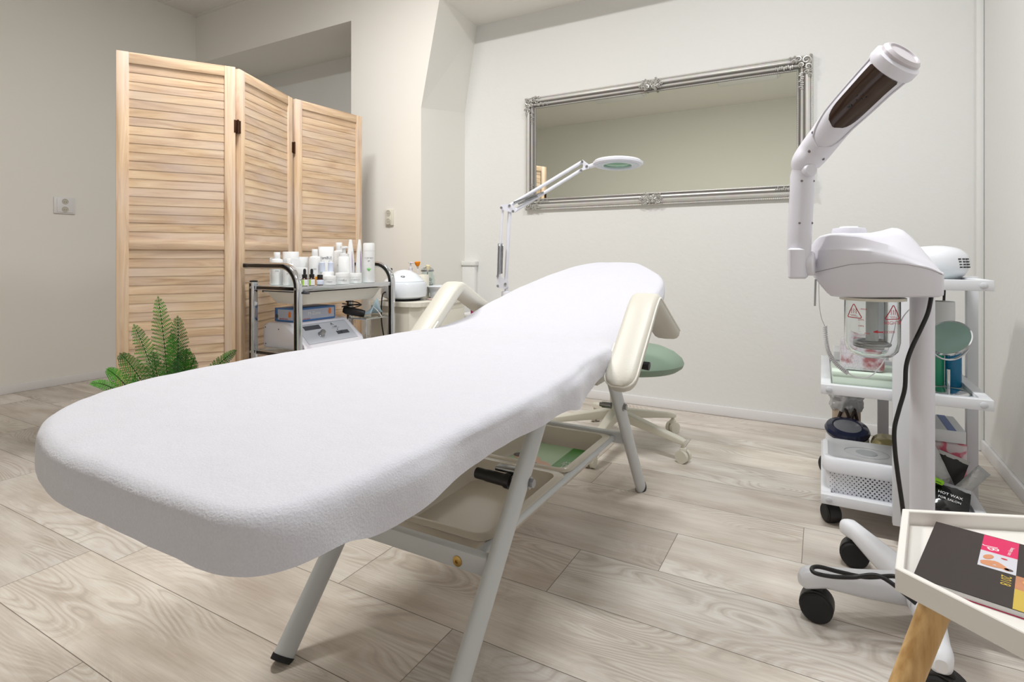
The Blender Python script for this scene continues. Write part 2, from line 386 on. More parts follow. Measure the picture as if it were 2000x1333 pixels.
# mattress (flat part and raised head part)
def ztop(y):
    if y < 1.42: return 0.622
    if y < 1.62: t = (y - 1.42) / 0.2; return 0.622 + 0.20 * 0.34 * t * t * 0.5
    return 0.622 + 0.034 + (y - 1.62) * 0.345
def halfw(y):
    if y < 1.0: return 0.335
    if y < 1.5: t = (y - 1.0) / .5; return 0.335 - 0.04 * t * t * (3 - 2 * t)
    return 0.295
Y1, Y2 = 0.305, 2.125
def resample(P, n):
    d = [0]
    for a, c in zip(P, P[1:]): d.append(d[-1] + (c - a).length)
    out = []; k = 0
    for i in range(n):
        t = d[-1] * i / (n - 1)
        while k < len(P) - 2 and d[k + 1] < t: k += 1
        f = (t - d[k]) / max(1e-9, d[k + 1] - d[k]); out.append(P[k].lerp(P[k + 1], min(1, max(0, f))))
    return out
RS = [(-.72, .304), (-.60, .302), (-.50, .302), (-.455, .306), (-.425, .325), (-.414, .365), (-.412, .45), (-.412, .65), (-.415, .85), (-.425, 1.0), (-.445, 1.15), (-.462, 1.3), (-.470, 1.5), (-.475, 1.7), (-.474, 1.84), (-.476, 1.93), (-.502, 1.99), (-.560, 2.06), (-.62, 2.118), (-.66, 2.125), (-.74, 2.125)]
LS = [(-.72, .304), (-.80, .309), (-.90, .334), (-.99, .378), (-1.045, .440), (-1.088, .505), (-1.112, .61), (-1.124, .75), (-1.122, .95), (-1.118, 1.15), (-1.105, 1.35), (-1.085, 1.5), (-1.055, 1.68), (-1.015, 1.82), (-.965, 1.93), (-.91, 2.02), (-.865, 2.075), (-.815, 2.115), (-.79, 2.124), (-.74, 2.125)]
def outline(inset=0.0):
    """plan outline, foot centre -> right side -> head centre -> left side -> foot centre"""
    R = resample(cat_curve([(x, y, 0) for x, y in RS], 10), 72); Lf = resample(cat_curve([(x, y, 0) for x, y in LS], 10), 72)
    O = R + Lf[::-1][1:-1]; n = len(O); out = []
    for i in range(n):
        t = O[(i + 1) % n] - O[i - 1]; t.normalize(); out.append((O[i].x - t.y * inset, O[i].y + t.x * inset))
    return out
def capped(mb, rings):
    """close the top by stitching the mirrored sides of the last outline together"""
    mb.loft(rings, cap=False); L_ = rings[-1]; n = len(L_); mb._add([Vector(p) for p in L_], [[i, i + 1, (n - 1 - i) % n, (n - i) % n] if 0 < i < n // 2 - 1 else ([0, 1, n - 1] if i == 0 else [i, i + 1, n - i]) for i in range(n // 2)])
    bmesh.ops.remove_doubles(mb.bm, verts=list(mb.bm.verts), dist=1e-6); return mb
def slab(tk, inset, drop, rnd, hem=None, jit=None):
    rings = []
    prof = [(0, -tk)] + [(0, -tk * .55)] + [(0, -rnd * 1.15)]
    for i in range(1, 6):
        a = PI / 2 * i / 5; prof.append((rnd * (1 - math.cos(a)), -rnd * (1 - math.sin(a))))
    for j, (ins, dz) in enumerate(prof):
        O = outline(inset + ins); ring = []
        for q, (x, y) in enumerate(O):
            z = ztop(y) - drop + dz
            if jit: x, y, z = jit(j, x, y, z)
            ring.append((x, y, z))
        rings.append(ring)
    last = rings[-1]
    for f in (0.93, 0.8, 0.6, 0.4, 0.2):
        ring = []
        for (x, y, z) in last:
            sy = min(max(y, Y1 + .30), Y2 - .22); xx = BX + (x - BX) * f; yy = sy + (y - sy) * f
            ring.append((xx, yy, ztop(yy) - drop + 0.004 * (1 - f)))
        rings.append(ring)
    return rings
obj('mattress', capped(MB(), slab(0.046, 0.014, 0.012, 0.012)), CREAM, bed)
obj('backrest_base', MB().prism([(1.30, .530), (1.53, .530), (1.66, .600), (1.66, .640), (1.45, .590), (1.30, .575)], -1.03, -.484, Matrix(((0, 0, 1, 0), (1, 0, 0, 0), (0, 1, 0, 0), (0, 0, 0, 1)))), CREAM, bed)
# armrests: padded boards bent over the hinge
def armrest(xa, xb, sgn, dy=0, dz=0):
    prof = cat_curve([(0, 1.262, 0.548), (0, 1.30, 0.585), (0, 1.40, 0.668), (0, 1.470, 0.726), (0, 1.512, 0.745), (0, 1.555, 0.728), (0, 1.65, 0.680), (0, 1.735, 0.638), (0, 1.765, 0.622)], 5)
    prof = [p + Vector((0, dy, dz)) for p in prof]
    n = len(prof); rings = []; edge = []
    xm = (xa + xb) / 2
    for i, p in enumerate(prof):
        t = (prof[min(i + 1, n - 1)] - prof[max(i - 1, 0)]).normalized(); nn = Vector((0, -t.z, t.y))
        f = min(1, (i + .4) / 5); f = math.sqrt(max(0, 1 - (1 - f) ** 2)); g2 = min(1, (n - i - .6) / 4); g2 = math.sqrt(max(0, 1 - (1 - g2) ** 2)); k = min(f, g2)
        hw = (xb - xa) / 2 * max(.35, k); th = 0.021 * (0.55 + 0.45 * k); ring = []
        for q in range(16):
            a = 2 * PI * q / 16; cx, cy = math.cos(a), math.sin(a)
            ex = abs(cx) ** .45 * (1 if cx > 0 else -1); ey = abs(cy) ** .75 * (1 if cy > 0 else -1)
            ring.append(p + Vector((xm + ex * hw, 0, 0)) + nn * (ey * th - 0.018))
        rings.append(ring); edge.append((p + Vector((xm + sgn * hw * .985, 0, 0)) + nn * (-.010), p + Vector((xm - sgn * hw * .985, 0, 0)) + nn * (-.010)))
    a = obj('armrest', MB().loft(rings), CREAM, bed)
    obj('piping', MB().tube([e[1] for e in edge[8::-1]] + [e[0] for e in edge], 0.0026, 8), PIPE, a)
    obj('armrest_bracket', MB().bar((xm, 1.44, 0.62), (xm - sgn * .06, 1.44, 0.555), .022, .006), GMET, a)
armrest(-0.462, -0.382, 1); armrest(-1.145, -1.066, -1, .065, .014)

# fitted terry sheet
SH, N, L, b = nt('white_terry_cloth'); setp(b, Roughness=0.95, Sheen_Weight=0.35, Sheen_Roughness=0.5)
tc = N.new('ShaderNodeTexCoord'); n1 = N.new('ShaderNodeTexNoise'); n1.inputs['Scale'].default_value = 420; n1.inputs['Detail'].default_value = 3; L.new(tc.outputs['Object'], n1.inputs[0])
n3 = N.new('ShaderNodeTexNoise'); n3.inputs['Scale'].default_value = 22; n3.inputs['Detail'].default_value = 5; L.new(tc.outputs['Object'], n3.inputs[0])
ad = N.new('ShaderNodeMath'); ad.operation = 'MULTIPLY_ADD'; ad.inputs[1].default_value = 3.0; L.new(n3.outputs[0], ad.inputs[0]); L.new(n1.outputs[0], ad.inputs[2])
bp = N.new('ShaderNodeBump'); bp.inputs['Strength'].default_value = 0.35; bp.inputs['Distance'].default_value = 0.0025; L.new(ad.outputs[0], bp.inputs['Height']); L.new(bp.outputs[0], b.inputs['Normal'])
cr = N.new('ShaderNodeValToRGB'); cr.color_ramp.elements[0].color = srgb((198, 198, 207)); cr.color_ramp.elements[1].color = srgb((214, 214, 222)); L.new(n1.outputs[0], cr.inputs[0]); L.new(cr.outputs[0], b.inputs['Base Color'])
def jit(j, x, y, z):
    side = 1 if x > BX else -1
    edge = abs(x - BX) > 0.26 and y > Y1 + .12 and y < 2.0
    if edge:
        wv = 0.0035 * math.sin(y * 31 + side) * math.sin(y * 7.3 + 1) + 0.003 * math.sin(y * 13 + 2 * side)
        x += wv * (1.6 if j < 3 else .6) * side
        if j == 0: z += 0.006 * math.sin(y * 9 + 1) ; x -= 0.004 * side
        # gathered, pulled-up cloth beside the armrests
        gth = math.exp(-((y - 1.12) / .11) ** 2)
        x += side * gth * (0.006 if j < 3 else -0.004)
        if j == 0 and 1.0 < y < 1.6: z -= 0.010 * math.exp(-((y - 1.05) / .08) ** 2); 
        if j <= 1: z += 0.0015 * math.sin(y * 40)*math.exp(-((y - 1.2) / .2) ** 2)
    else:
        if j == 0: z += .010 * max(0, min(1, (.75 - y) / .2)) * (1 + 1.0 * max(0, min(1, (-.80 - x) / .3)))
        if j in (1, 2): x += 0.0015 * math.sin(y * 40)
    return x, y, z
sheet = capped(MB(), slab(0.064, -0.002, 0.0, 0.020, jit=jit))
so = obj('bed_sheet', sheet, SH)
tag(so, 'white fitted terry sheet stretched over the treatment couch, raised at the head', 'sheet')
m_ = so.modifiers.new('smooth', 'SUBSURF'); m_.levels = 1; m_.render_levels = 2
tx = bpy.data.textures.new('cloth', 'CLOUDS'); tx.noise_scale = 0.09; tx.noise_depth = 2
d_ = so.modifiers.new('rumple', 'DISPLACE'); d_.texture = tx; d_.strength = 0.005; d_.mid_level = 0.5; d_.texture_coords = 'LOCAL'

# two plastic trays hung on the rails
TRAY = mat('cream_tray_plastic', (214, 206, 192), 0.18, vary=0.01)
def hung_tray(y0, y1, label):
    t = thing('storage_tray', label, 'tray', (BX, (y0 + y1) / 2, .22), 0, 'plastic trays under the couch')
    mb = MB(); x0, x1 = -0.925, -0.632; zt, zb = 0.246, 0.182
    def ring(ins, z, r): return [Vector((x, y, z)) for x, y in rrect(x0 + ins, y0 + ins, x1 - ins, y1 - ins, r)]
    mb.loft([ring(.020, zb, .03), ring(.012, zb + .015, .03), ring(.004, zt - .012, .03), ring(-.008, zt - .010, .03), ring(-.014, zt - .003, .03), ring(-.010, zt, .03), ring(.008, zt, .028), ring(.016, zb + .02, .028), ring(.026, zb + .006, .026)])
    obj('tray_body', mb, TRAY, t); return t
hung_tray(1.012, 1.412, 'empty cream plastic tray under the couch, nearer the foot end')
hung_tray(1.442, 1.795, 'cream plastic tray under the couch holding a green magazine')
mg = thing('magazine', 'green magazine with a reclining face lying in the tray under the couch', 'magazine', (BX, 1.61, 0.1885))
obj('pages', MB().box((-0.885, 1.495, 0.1885), (-0.675, 1.750, 0.1945), 0.001), PAPER, mg)
c_ = obj('cover', MB().box((-0.887, 1.493, 0.1947), (-0.673, 1.752, 0.1957)), mat('pale_green_print', (176, 205, 168), .3), mg)
obj('green_panel', MB().box((-0.737, 1.4935, 0.1958), (-0.6735, 1.7515, 0.1962)), mat('leaf_green_print', (52, 140, 30), .3), c_)
def blob(cx, cy, rx, ry, a, z, h=0.0003, n=20, k=0):
    ca, sa = math.cos(a), math.sin(a); return [(cx + rx * math.cos(t) * ca - ry * math.sin(t) * (1 + k * math.cos(t)) * sa, cy + rx * math.cos(t) * sa + ry * math.sin(t) * (1 + k * math.cos(t)) * ca) for t in [2 * PI * i / n for i in range(n)]]
SKIN = mat('printed_skin', (222, 176, 146), .35); HAIRP = mat('printed_dark_hair', (70, 48, 46), .35)
obj('face_print', MB().prism(blob(-.835, 1.60, .05, .030, -.2, 0), .1958, .1961).prism(blob(-.775, 1.565, .04, .03, -.3, 0), .1958, .19605), SKIN, c_)
obj('hair_print', MB().prism(blob(-.858, 1.615, .032, .022, .3, 0), .1961, .1964).prism(blob(-.80, 1.56, .02, .014, .2, 0), .1961, .1964), HAIRP, c_)
mb = MB()
for i in range(9):
    a = 2 * PI * i / 9; mb.prism(blob(-.700 + .012 * math.cos(a), 1.61 + .012 * math.sin(a), .006, .002, a, 0), .1962, .1965)
mb.prism(blob(-.705, 1.575, .001, .018, 0, 0), .1962, .1965)
obj('flower_print', mb, PAPER, c_)
# ================================================================== FOLDING SCREEN
def slat_mat(horizontal, pitch=0.0363):
    m, N, L, b = nt('pale_whitewashed_wood' + ('_slats' if horizontal else '')); setp(b, Roughness=0.6)
    tc = N.new('ShaderNodeTexCoord'); sp = N.new('ShaderNodeSeparateXYZ'); L.new(tc.outputs['Object'], sp.inputs[0])
    wn = N.new('ShaderNodeTexWhiteNoise'); wn.noise_dimensions = '1D'
    fl_ = N.new('ShaderNodeMath'); fl_.operation = 'FLOOR'; dv = N.new('ShaderNodeMath'); dv.operation = 'MULTIPLY'; dv.inputs[1].default_value = 1 / pitch if horizontal else 12
    L.new(sp.outputs[2 if horizontal else 0], dv.inputs[0]); L.new(dv.outputs[0], fl_.inputs[0]); L.new(fl_.outputs[0], wn.inputs[1])
    cmb = N.new('ShaderNodeVectorMath'); cmb.operation = 'MULTIPLY_ADD'; cmb.inputs[1].default_value = (10, 10, 10)
    L.new(wn.outputs[1], cmb.inputs[0]); L.new(tc.outputs['Object'], cmb.inputs[2])
    mp = N.new('ShaderNodeMapping'); mp.inputs['Scale'].default_value = (3.5, 30, 42) if horizontal else (42, 30, 2.5); L.new(cmb.outputs[0], mp.inputs[0])
    n1 = N.new('ShaderNodeTexNoise'); n1.inputs['Scale'].default_value = 1; n1.inputs['Detail'].default_value = 6; n1.inputs['Roughness'].default_value = .6; n1.inputs['Distortion'].default_value = .8; L.new(mp.outputs[0], n1.inputs[0])
    n2 = N.new('ShaderNodeTexNoise'); n2.inputs['Scale'].default_value = 3.0; n2.inputs['Detail'].default_value = 2; L.new(cmb.outputs[0], n2.inputs[0])
    r = N.new('ShaderNodeValToRGB'); e = r.color_ramp.elements; e[0].position = .28; e[0].color = srgb((176, 142, 112)); e[1].position = .70; e[1].color = srgb((228, 204, 172)); x = e.new(.5); x.color = srgb((210, 180, 147))
    L.new(n1.outputs[0], r.inputs[0])
    mx = N.new('ShaderNodeMix'); mx.data_type = 'RGBA'; L.new(r.outputs[0], mx.inputs[6]); mx.inputs[7].default_value = srgb((214, 196, 186))
    mr = N.new('ShaderNodeMapRange'); mr.inputs[1].default_value = .42; mr.inputs[2].default_value = .72; mr.inputs[4].default_value = .65; L.new(n2.outputs[0], mr.inputs[0]); L.new(mr.outputs[0], mx.inputs[0])
    tn = N.new('ShaderNodeMix'); tn.data_type = 'RGBA'; tn.blend_type = 'MULTIPLY'; tn.inputs[0].default_value = 1; L.new(mx.outputs[2], tn.inputs[6])
    tr = N.new('ShaderNodeMapRange'); tr.inputs[3].default_value = (.88 if pitch < .1 else 1.0) if horizontal else .99; tr.inputs[4].default_value = 1.04; L.new(wn.outputs[0], tr.inputs[0])
    L.new(tr.outputs[0], tn.inputs[7]); L.new(tn.outputs[2], b.inputs['Base Color'])
    bp = N.new('ShaderNodeBump'); bp.inputs['Strength'].default_value = .15; bp.inputs['Distance'].default_value = .002; L.new(n1.outputs[0], bp.inputs['Height']); L.new(bp.outputs[0], b.inputs['Normal'])
    return m
SLAT, STILE, RAILM = slat_mat(True), slat_mat(False), slat_mat(True, .2)
BRONZE = mat('aged_bronze', (74, 48, 34), .4, .8)
scr = thing('folding_screen', 'three-panel folding screen of pale louvred wood behind the fern', 'folding screen', (-2.35, 1.8, 0))
SCH = 1.68
ends = [((-2.483, 1.180), (-2.252, 1.544)), ((-2.256, 1.566), (-2.432, 1.995)), ((-2.426, 2.006), (-2.396, 2.462))]
hinge_pts = []
for k, (p, q) in enumerate(ends):
    p = Vector((*p, 0)); q = Vector((*q, 0)); wd = (q - p).length; ang = math.atan2(q.y - p.y, q.x - p.x)
    pn = bpy.data.objects.new('panel', None); COL.objects.link(pn); pn.parent = scr
    pn.location = p - Vector(scr.location); pn.rotation_euler = (0, 0, ang)
    # the viewed face looks along local -Y
    st = 0.043; fr = MB()
    obj('stile', MB().box((0, 0, 0.0), (st, .022, SCH), .002), STILE, pn, world=False)
    obj('stile', MB().box((wd - st, 0, 0.0), (wd, .022, SCH), .002), STILE, pn, world=False)
    for z0, z1 in ((SCH - .045, SCH - .0005), (.876, .914), (.05, .10)):
        obj('cross_rail', MB().box((st, .001, z0), (wd - st, .021, z1), .0015), RAILM, pn, world=False)
    for z0, z1, nm in ((.914, SCH - .045, 'upper_louvres'), (.10, .876, 'lower_louvres')):
        ns = round((z1 - z0) / .0363); pt = (z1 - z0) / ns; sl = MB()
        for i in range(ns):
            a = z0 + i * pt; fwd_ = .0045
            # each slat leans so that its lower edge stands proud of the one beneath
            sl._add([Vector(v) for v in [(st, .0060, a + .0005), (wd - st, .0060, a + .0005), (wd - st, .0076, a + pt + .0005), (st, .0076, a + pt + .0005),
                                         (st, .0120, a + .0005), (wd - st, .0120, a + .0005), (wd - st, .0136, a + pt + .0005), (st, .0136, a + pt + .0005)]],
                    [[0, 1, 2, 3], [4, 7, 6, 5], [0, 4, 5, 1], [3, 2, 6, 7], [0, 3, 7, 4], [1, 5, 6, 2]])
        obj(nm, sl, SLAT, pn, world=False, smooth=False)
for (hx, hy) in ((-2.254, 1.555), (-2.430, 2.001)):
    for z in (1.42, .30):
        obj('hinge', MB().cyl((hx + .004, hy, z - .03), (hx + .004, hy, z + .03), .0045, n=10).box((hx - .012, hy - .016, z - .028), (hx + .002, hy + .016, z + .028), .001), BRONZE, scr)

# ================================================================== FERN
FERN, N, L, b = nt('fern_green'); setp(b, Roughness=.5, Subsurface_Weight=0.0)
oi = N.new('ShaderNodeTexCoord'); n1 = N.new('ShaderNodeTexNoise'); n1.inputs['Scale'].default_value = 9; L.new(oi.outputs['Object'], n1.inputs[0])
r = N.new('ShaderNodeValToRGB'); r.color_ramp.elements[0].color = srgb((16, 84, 22)); r.color_ramp.elements[0].position = .35; r.color_ramp.elements[1].color = srgb((70, 150, 22)); r.color_ramp.elements[1].position = .65
L.new(n1.outputs[0], r.inputs[0]); L.new(r.outputs[0], b.inputs['Base Color'])
STEM = mat('dark_fern_stem', (38, 62, 26), .5)
FP = Vector((-2.045, 1.15, 0))
fern = thing('potted_fern', 'green fern with feathery fronds in a pot before the folding screen', 'plant', FP)
obj('pot', MB().lathe([(0, 0), (.075, 0), (.082, .01), (.105, .20), (.112, .205), (.112, .225), (.098, .225), (.094, .20), (0, .195)], FP, 32), mat('terracotta', (176, 110, 80), .8), fern)
obj('soil', MB().lathe([(0, .212), (.093, .206), (.093, .196)], FP, 24), mat('soil', (62, 46, 36), .95, bump=.4), fern)
def frond(base, tip, sag, width, n=22, nrm=None):
    n = int(n * 1.25)
    base = Vector(base); tip = Vector(tip); mid = (base + tip) / 2 + Vector(sag)
    P = [base * (1 - t) ** 2 + mid * 2 * t * (1 - t) + tip * t * t for t in [i / n for i in range(n + 1)]]
    st = MB().tube(P, [0.0028 * (1 - .75 * i / n) for i in range(n + 1)], 6)
    lf = MB()
    d0 = (tip - base).normalized()
    nn0 = Vector(nrm).normalized() if nrm else Vector((0.45, -0.8, 0.25)).normalized()
    for i in range(2, n + 1):
        f = i / n
        for sub in (0,):
            ff = f - sub / n
            p = base * (1 - ff) ** 2 + mid * 2 * ff * (1 - ff) + tip * ff * ff
            d = ((mid - base) * (1 - ff) + (tip - mid) * ff).normalized()
            sd = d.cross(nn0).normalized(); up = sd.cross(d)
            Lp = width * (math.sin(min(1, (ff + .06) * 1.7) * PI / 2)) * (1 - ff) ** .62 + .004
            for s in (1, -1):
                dr = (sd * s * .90 + d * .50 + up * random.uniform(-.16, .16)).normalized(); q = max(4, int(Lp / .0050))
                pd = (d - dr * d.dot(dr)).normalized()
                rib = [p + dr * (Lp * g_) - Vector((0, 0, 1)) * (Lp * .10 * g_ * g_) for g_ in (0, .35, .7, 1.0)]
                for u_, v_ in zip(rib, rib[1:]): lf._add([u_ - pd * .0010, v_ - pd * .0007, v_ + pd * .0007, u_ + pd * .0010], [[0, 1, 2, 3]])
                for j in range(q):
                    c = p + dr * (Lp * (j + .6) / q) - Vector((0, 0, 1)) * (Lp * .10 * ((j + .6) / q) ** 2); ll = (.0066 * (1 - (j / q)) ** .6 + .0016) * min(1, .55 + width / .15)
                    wv = Lp / q * .34
                    for e in (1, -1):
                        a = c - dr * wv; bq = c + dr * wv; tp = c + pd * e * ll + dr * wv * .9
                        lf._add([a, bq, tp + dr * wv * .3, tp - dr * wv * .4], [[0, 1, 2, 3]])
    o = obj('frond', lf, FERN, fern, smooth=False)
    obj('stem', st, STEM, o)
B = FP + Vector((0, 0, .215))
def ft(x, y, f): return onF(x, y, f)
C0 = ft(330, 765, 2.02)
frond(B, ft(309, 582, 2.02), (.02, 0, .03), .085, 26)
frond(B + Vector((.01, 0, 0)), ft(347, 620, 1.98), (.03, 0, .05), .08, 24)
frond(B, ft(262, 636, 2.08), (.0, 0, .06), .07, 22)
frond(B - Vector((.02, 0, 0)), ft(236, 692, 1.95), (-.02, 0, .07), .075, 22, (.5, -.8, .3))
frond(B - Vector((.02, .02, 0)), ft(178, 750, 1.93), (-.05, -.02, .11), .032, 22, (.5, -.75, .45))
frond(B - Vector((.01, .02, 0)), ft(210, 722, 2.0), (-.05, -.02, .09), .05, 22, (.5, -.75, .45))
frond(B + Vector((.02, 0, 0)), ft(364, 683, 1.93), (.03, 0, .07), .09, 20, (.5, -.8, .3))
frond(B + Vector((.02, 0, 0)), ft(460, 686, 2.02), (-.01, .02, .09), .05, 26, (.45, -.8, .4))
frond(B, ft(380, 700, 1.90), (.02, 0, .07), .08, 18, (.6, -.7, .4))
frond(B, ft(300, 690, 1.86), (.0, -.02, .05), .085, 18, (.4, -.8, .4))
frond(B, ft(262, 735, 1.84), (-.02, -.02, .07), .08, 18, (.4, -.7, .6))
frond(B, ft(350, 705, 1.85), (.02, -.02, .07), .08, 18, (.5, -.7, .5))
frond(B, ft(335, 655, 2.10), (.02, .02, .05), .085, 20)
frond(B, ft(290, 745, 2.25), (-.02, .03, .08), .06, 18)

# ================================================================== WALL MIRROR
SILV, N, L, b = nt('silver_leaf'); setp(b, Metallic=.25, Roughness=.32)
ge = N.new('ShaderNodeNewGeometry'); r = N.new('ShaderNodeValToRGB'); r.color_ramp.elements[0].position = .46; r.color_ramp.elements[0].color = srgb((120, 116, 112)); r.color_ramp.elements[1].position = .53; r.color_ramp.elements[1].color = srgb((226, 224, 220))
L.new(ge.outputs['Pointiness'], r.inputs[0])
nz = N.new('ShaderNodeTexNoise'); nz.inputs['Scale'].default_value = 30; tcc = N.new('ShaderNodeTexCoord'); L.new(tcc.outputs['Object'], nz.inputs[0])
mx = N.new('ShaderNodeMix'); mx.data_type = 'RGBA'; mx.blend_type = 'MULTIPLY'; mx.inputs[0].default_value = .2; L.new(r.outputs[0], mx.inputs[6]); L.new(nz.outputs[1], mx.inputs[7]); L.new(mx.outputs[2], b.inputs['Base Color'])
SILVD = mat('antiqued_silver', (186, 184, 180), .35, .45, vary=.3, vscale=90)
mx0, mx1, mz0, mz1 = -1.637, -0.040, 1.136, 1.843
wm = thing('wall_mirror', 'wide mirror in an ornate silver frame on the back wall', 'mirror', ((mx0 + mx1) / 2, YB, mz0))
prof = [(0, 0), (0, .018), (.006, .022), (.010, .018), (.013, .024), (.020, .031), (.028, .033), (.035, .029), (.038, .024), (.042, .023), (.046, .026), (.052, .024), (.058, .016), (.062, .013), (.066, .015), (.070, .013), (.072, .005)]
mb = MB(); rings = []
for cx, cz, sx, sz in ((mx0, mz0, 1, 1), (mx1, mz0, -1, 1), (mx1, mz1, -1, -1), (mx0, mz1, 1, -1)):
    rings.append([Vector((cx + sx * d, YB - .001 - h, cz + sz * d)) for d, h in prof])
rings.append(rings[0]); mb.loft(rings, closed=False)
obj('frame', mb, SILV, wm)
mb = MB()
def beads(a, b, stp, r):
    a = Vector(a); b = Vector(b); n = int((b - a).length / stp)
    for i in range(n + 1): mb.sph(a + (b - a) * (i / n), r, 6)
for d, r_, h in ((.004, .0030, .021), (.067, .0020, .0155)):
    y = YB - h
    beads((mx0 + d, y, mz0 + d), (mx1 - d, y, mz0 + d), .0095, r_); beads((mx0 + d, y, mz1 - d), (mx1 - d, y, mz1 - d), .0095, r_)
    beads((mx0 + d, y, mz0 + d), (mx0 + d, y, mz1 - d), .0095, r_); beads((mx1 - d, y, mz0 + d), (mx1 - d, y, mz1 - d), .0095, r_)
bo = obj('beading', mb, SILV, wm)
MIR, N, L, b = nt('mirror_glass'); setp(b, Metallic=1, Roughness=.0, Base_Color=(.88, .92, .84, 1))
mb = MB().box((mx0 + .070, YB - .010, mz0 + .070), (mx1 - .070, YB - .004, mz1 - .070)); obj('glass', mb, MIR, wm, smooth=False)
def scroll(mb, c, r, a0, turns, sgn, thick, y, rot=1):
    P = []; R = []; n = int(16 * turns)
    for i in range(n + 1):
        t = i / n; a = a0 + sgn * t * turns * 2 * PI; rr_ = r * (1 - .82 * t)
        P.append((c[0] + math.cos(a) * rr_, y - .004 * t, c[1] + math.sin(a) * rr_)); R.append(thick * (.45 + .75 * math.sin(PI * min(1, t * 1.15 + .05))))
    mb.tube(P, R, 7); mb.sph(P[-1], thick * 1.5, 8)
rs = random.Random(11)
for cx, cz, sx, sz in ((mx0, mz0, 1, 1), (mx1, mz0, -1, 1), (mx1, mz1, -1, -1), (mx0, mz1, 1, -1)):
    mb = MB(); f = lambda a, b_: (cx + sx * a, cz + sz * b_); y = YB - .034
    mb.prism([(f(*p)[0], f(*p)[1]) for p in ((.002, .002), (.085, .004), (.07, .04), (.06, .06), (.04, .07), (.004, .085))], -(YB - .030), -(YB - .012), Matrix(((1, 0, 0, 0), (0, 0, -1, 0), (0, 1, 0, 0), (0, 0, 0, 1))) @ Matrix.Diagonal((1, 1, -1, 1)))
    for (a, b_, r_, t_, tk, sg) in ((.028, .028, .024, 1.6, .0042, 1), (.062, .020, .018, 1.4, .0034, -1), (.020, .062, .018, 1.4, .0034, 1), (.085, .030, .014, 1.2, .003, 1), (.030, .085, .014, 1.2, .003, -1), (.050, .050, .014, 1.5, .0034, -1), (.010, .010, .009, 1, .003, 1), (.078, .008, .010, 1, .0028, -1), (.008, .078, .010, 1, .0028, 1), (.100, .012, .010, 1.2, .0026, 1), (.012, .100, .010, 1.2, .0026, -1)):
        scroll(mb, f(a, b_), r_, rs.uniform(0, 6), t_, sg * sx * sz, tk, y)
    for i in range(9):   # trailing sprigs along both rails
        t = i / 8
        for a, b_ in ((.09 + .075 * t, .050 + .004 * math.sin(i * 2)), (.050 + .004 * math.sin(i * 2), .09 + .075 * t)):
            c = f(a, b_); mb.sph((c[0], YB - .029, c[1]), .0062 * (1 - .5 * t), 7, (1, .6, 1)); 
            for e in (1, -1): mb.sph((c[0] + (e * .006 if a < b_ else 0), YB - .027, c[1] + (e * .006 if a >= b_ else 0)), .0042 * (1 - .4 * t), 6, (1, .6, 1))
    for i in range(26):
        c = f(rs.uniform(.006, .08), rs.uniform(.006, .08))
        if abs(c[0] - cx) + abs(c[1] - cz) < .115: mb.sph((c[0], y + .002, c[1]), rs.uniform(.002, .0045), 6)
    obj('corner_ornament', mb, SILVD, wm)
for cz, sz in ((mz0, 1), (mz1, -1)):
    mb = MB(); cx = (mx0 + mx1) / 2; y = YB - .036
    for sx in (1, -1):
        for (a, b_, r_, t_, tk, sg) in ((.016, .022, .014, 1.5, .0036, 1), (.018, .046, .014, 1.5, .0036, -1), (.042, .020, .014, 1.4, .003, -1), (.044, .046, .013, 1.4, .003, 1), (.032, .034, .010, 1.2, .003, 1), (.058, .033, .010, 1.1, .0026, 1), (.004, .034, .010, 1, .003, 1), (.028, .062, .008, 1, .0024, 1), (.030, .006, .008, 1, .0024, 1)):
            scroll(mb, (cx + sx * a, cz + sz * b_), r_, rs.uniform(0, 6), t_, sg * sx * sz, tk, y)
        for i in range(16): mb.sph((cx + sx * rs.uniform(0, .062), y + .003, cz + sz * rs.uniform(.006, .064)), rs.uniform(.002, .004), 6)
    obj('centre_ornament', mb, SILVD, wm)
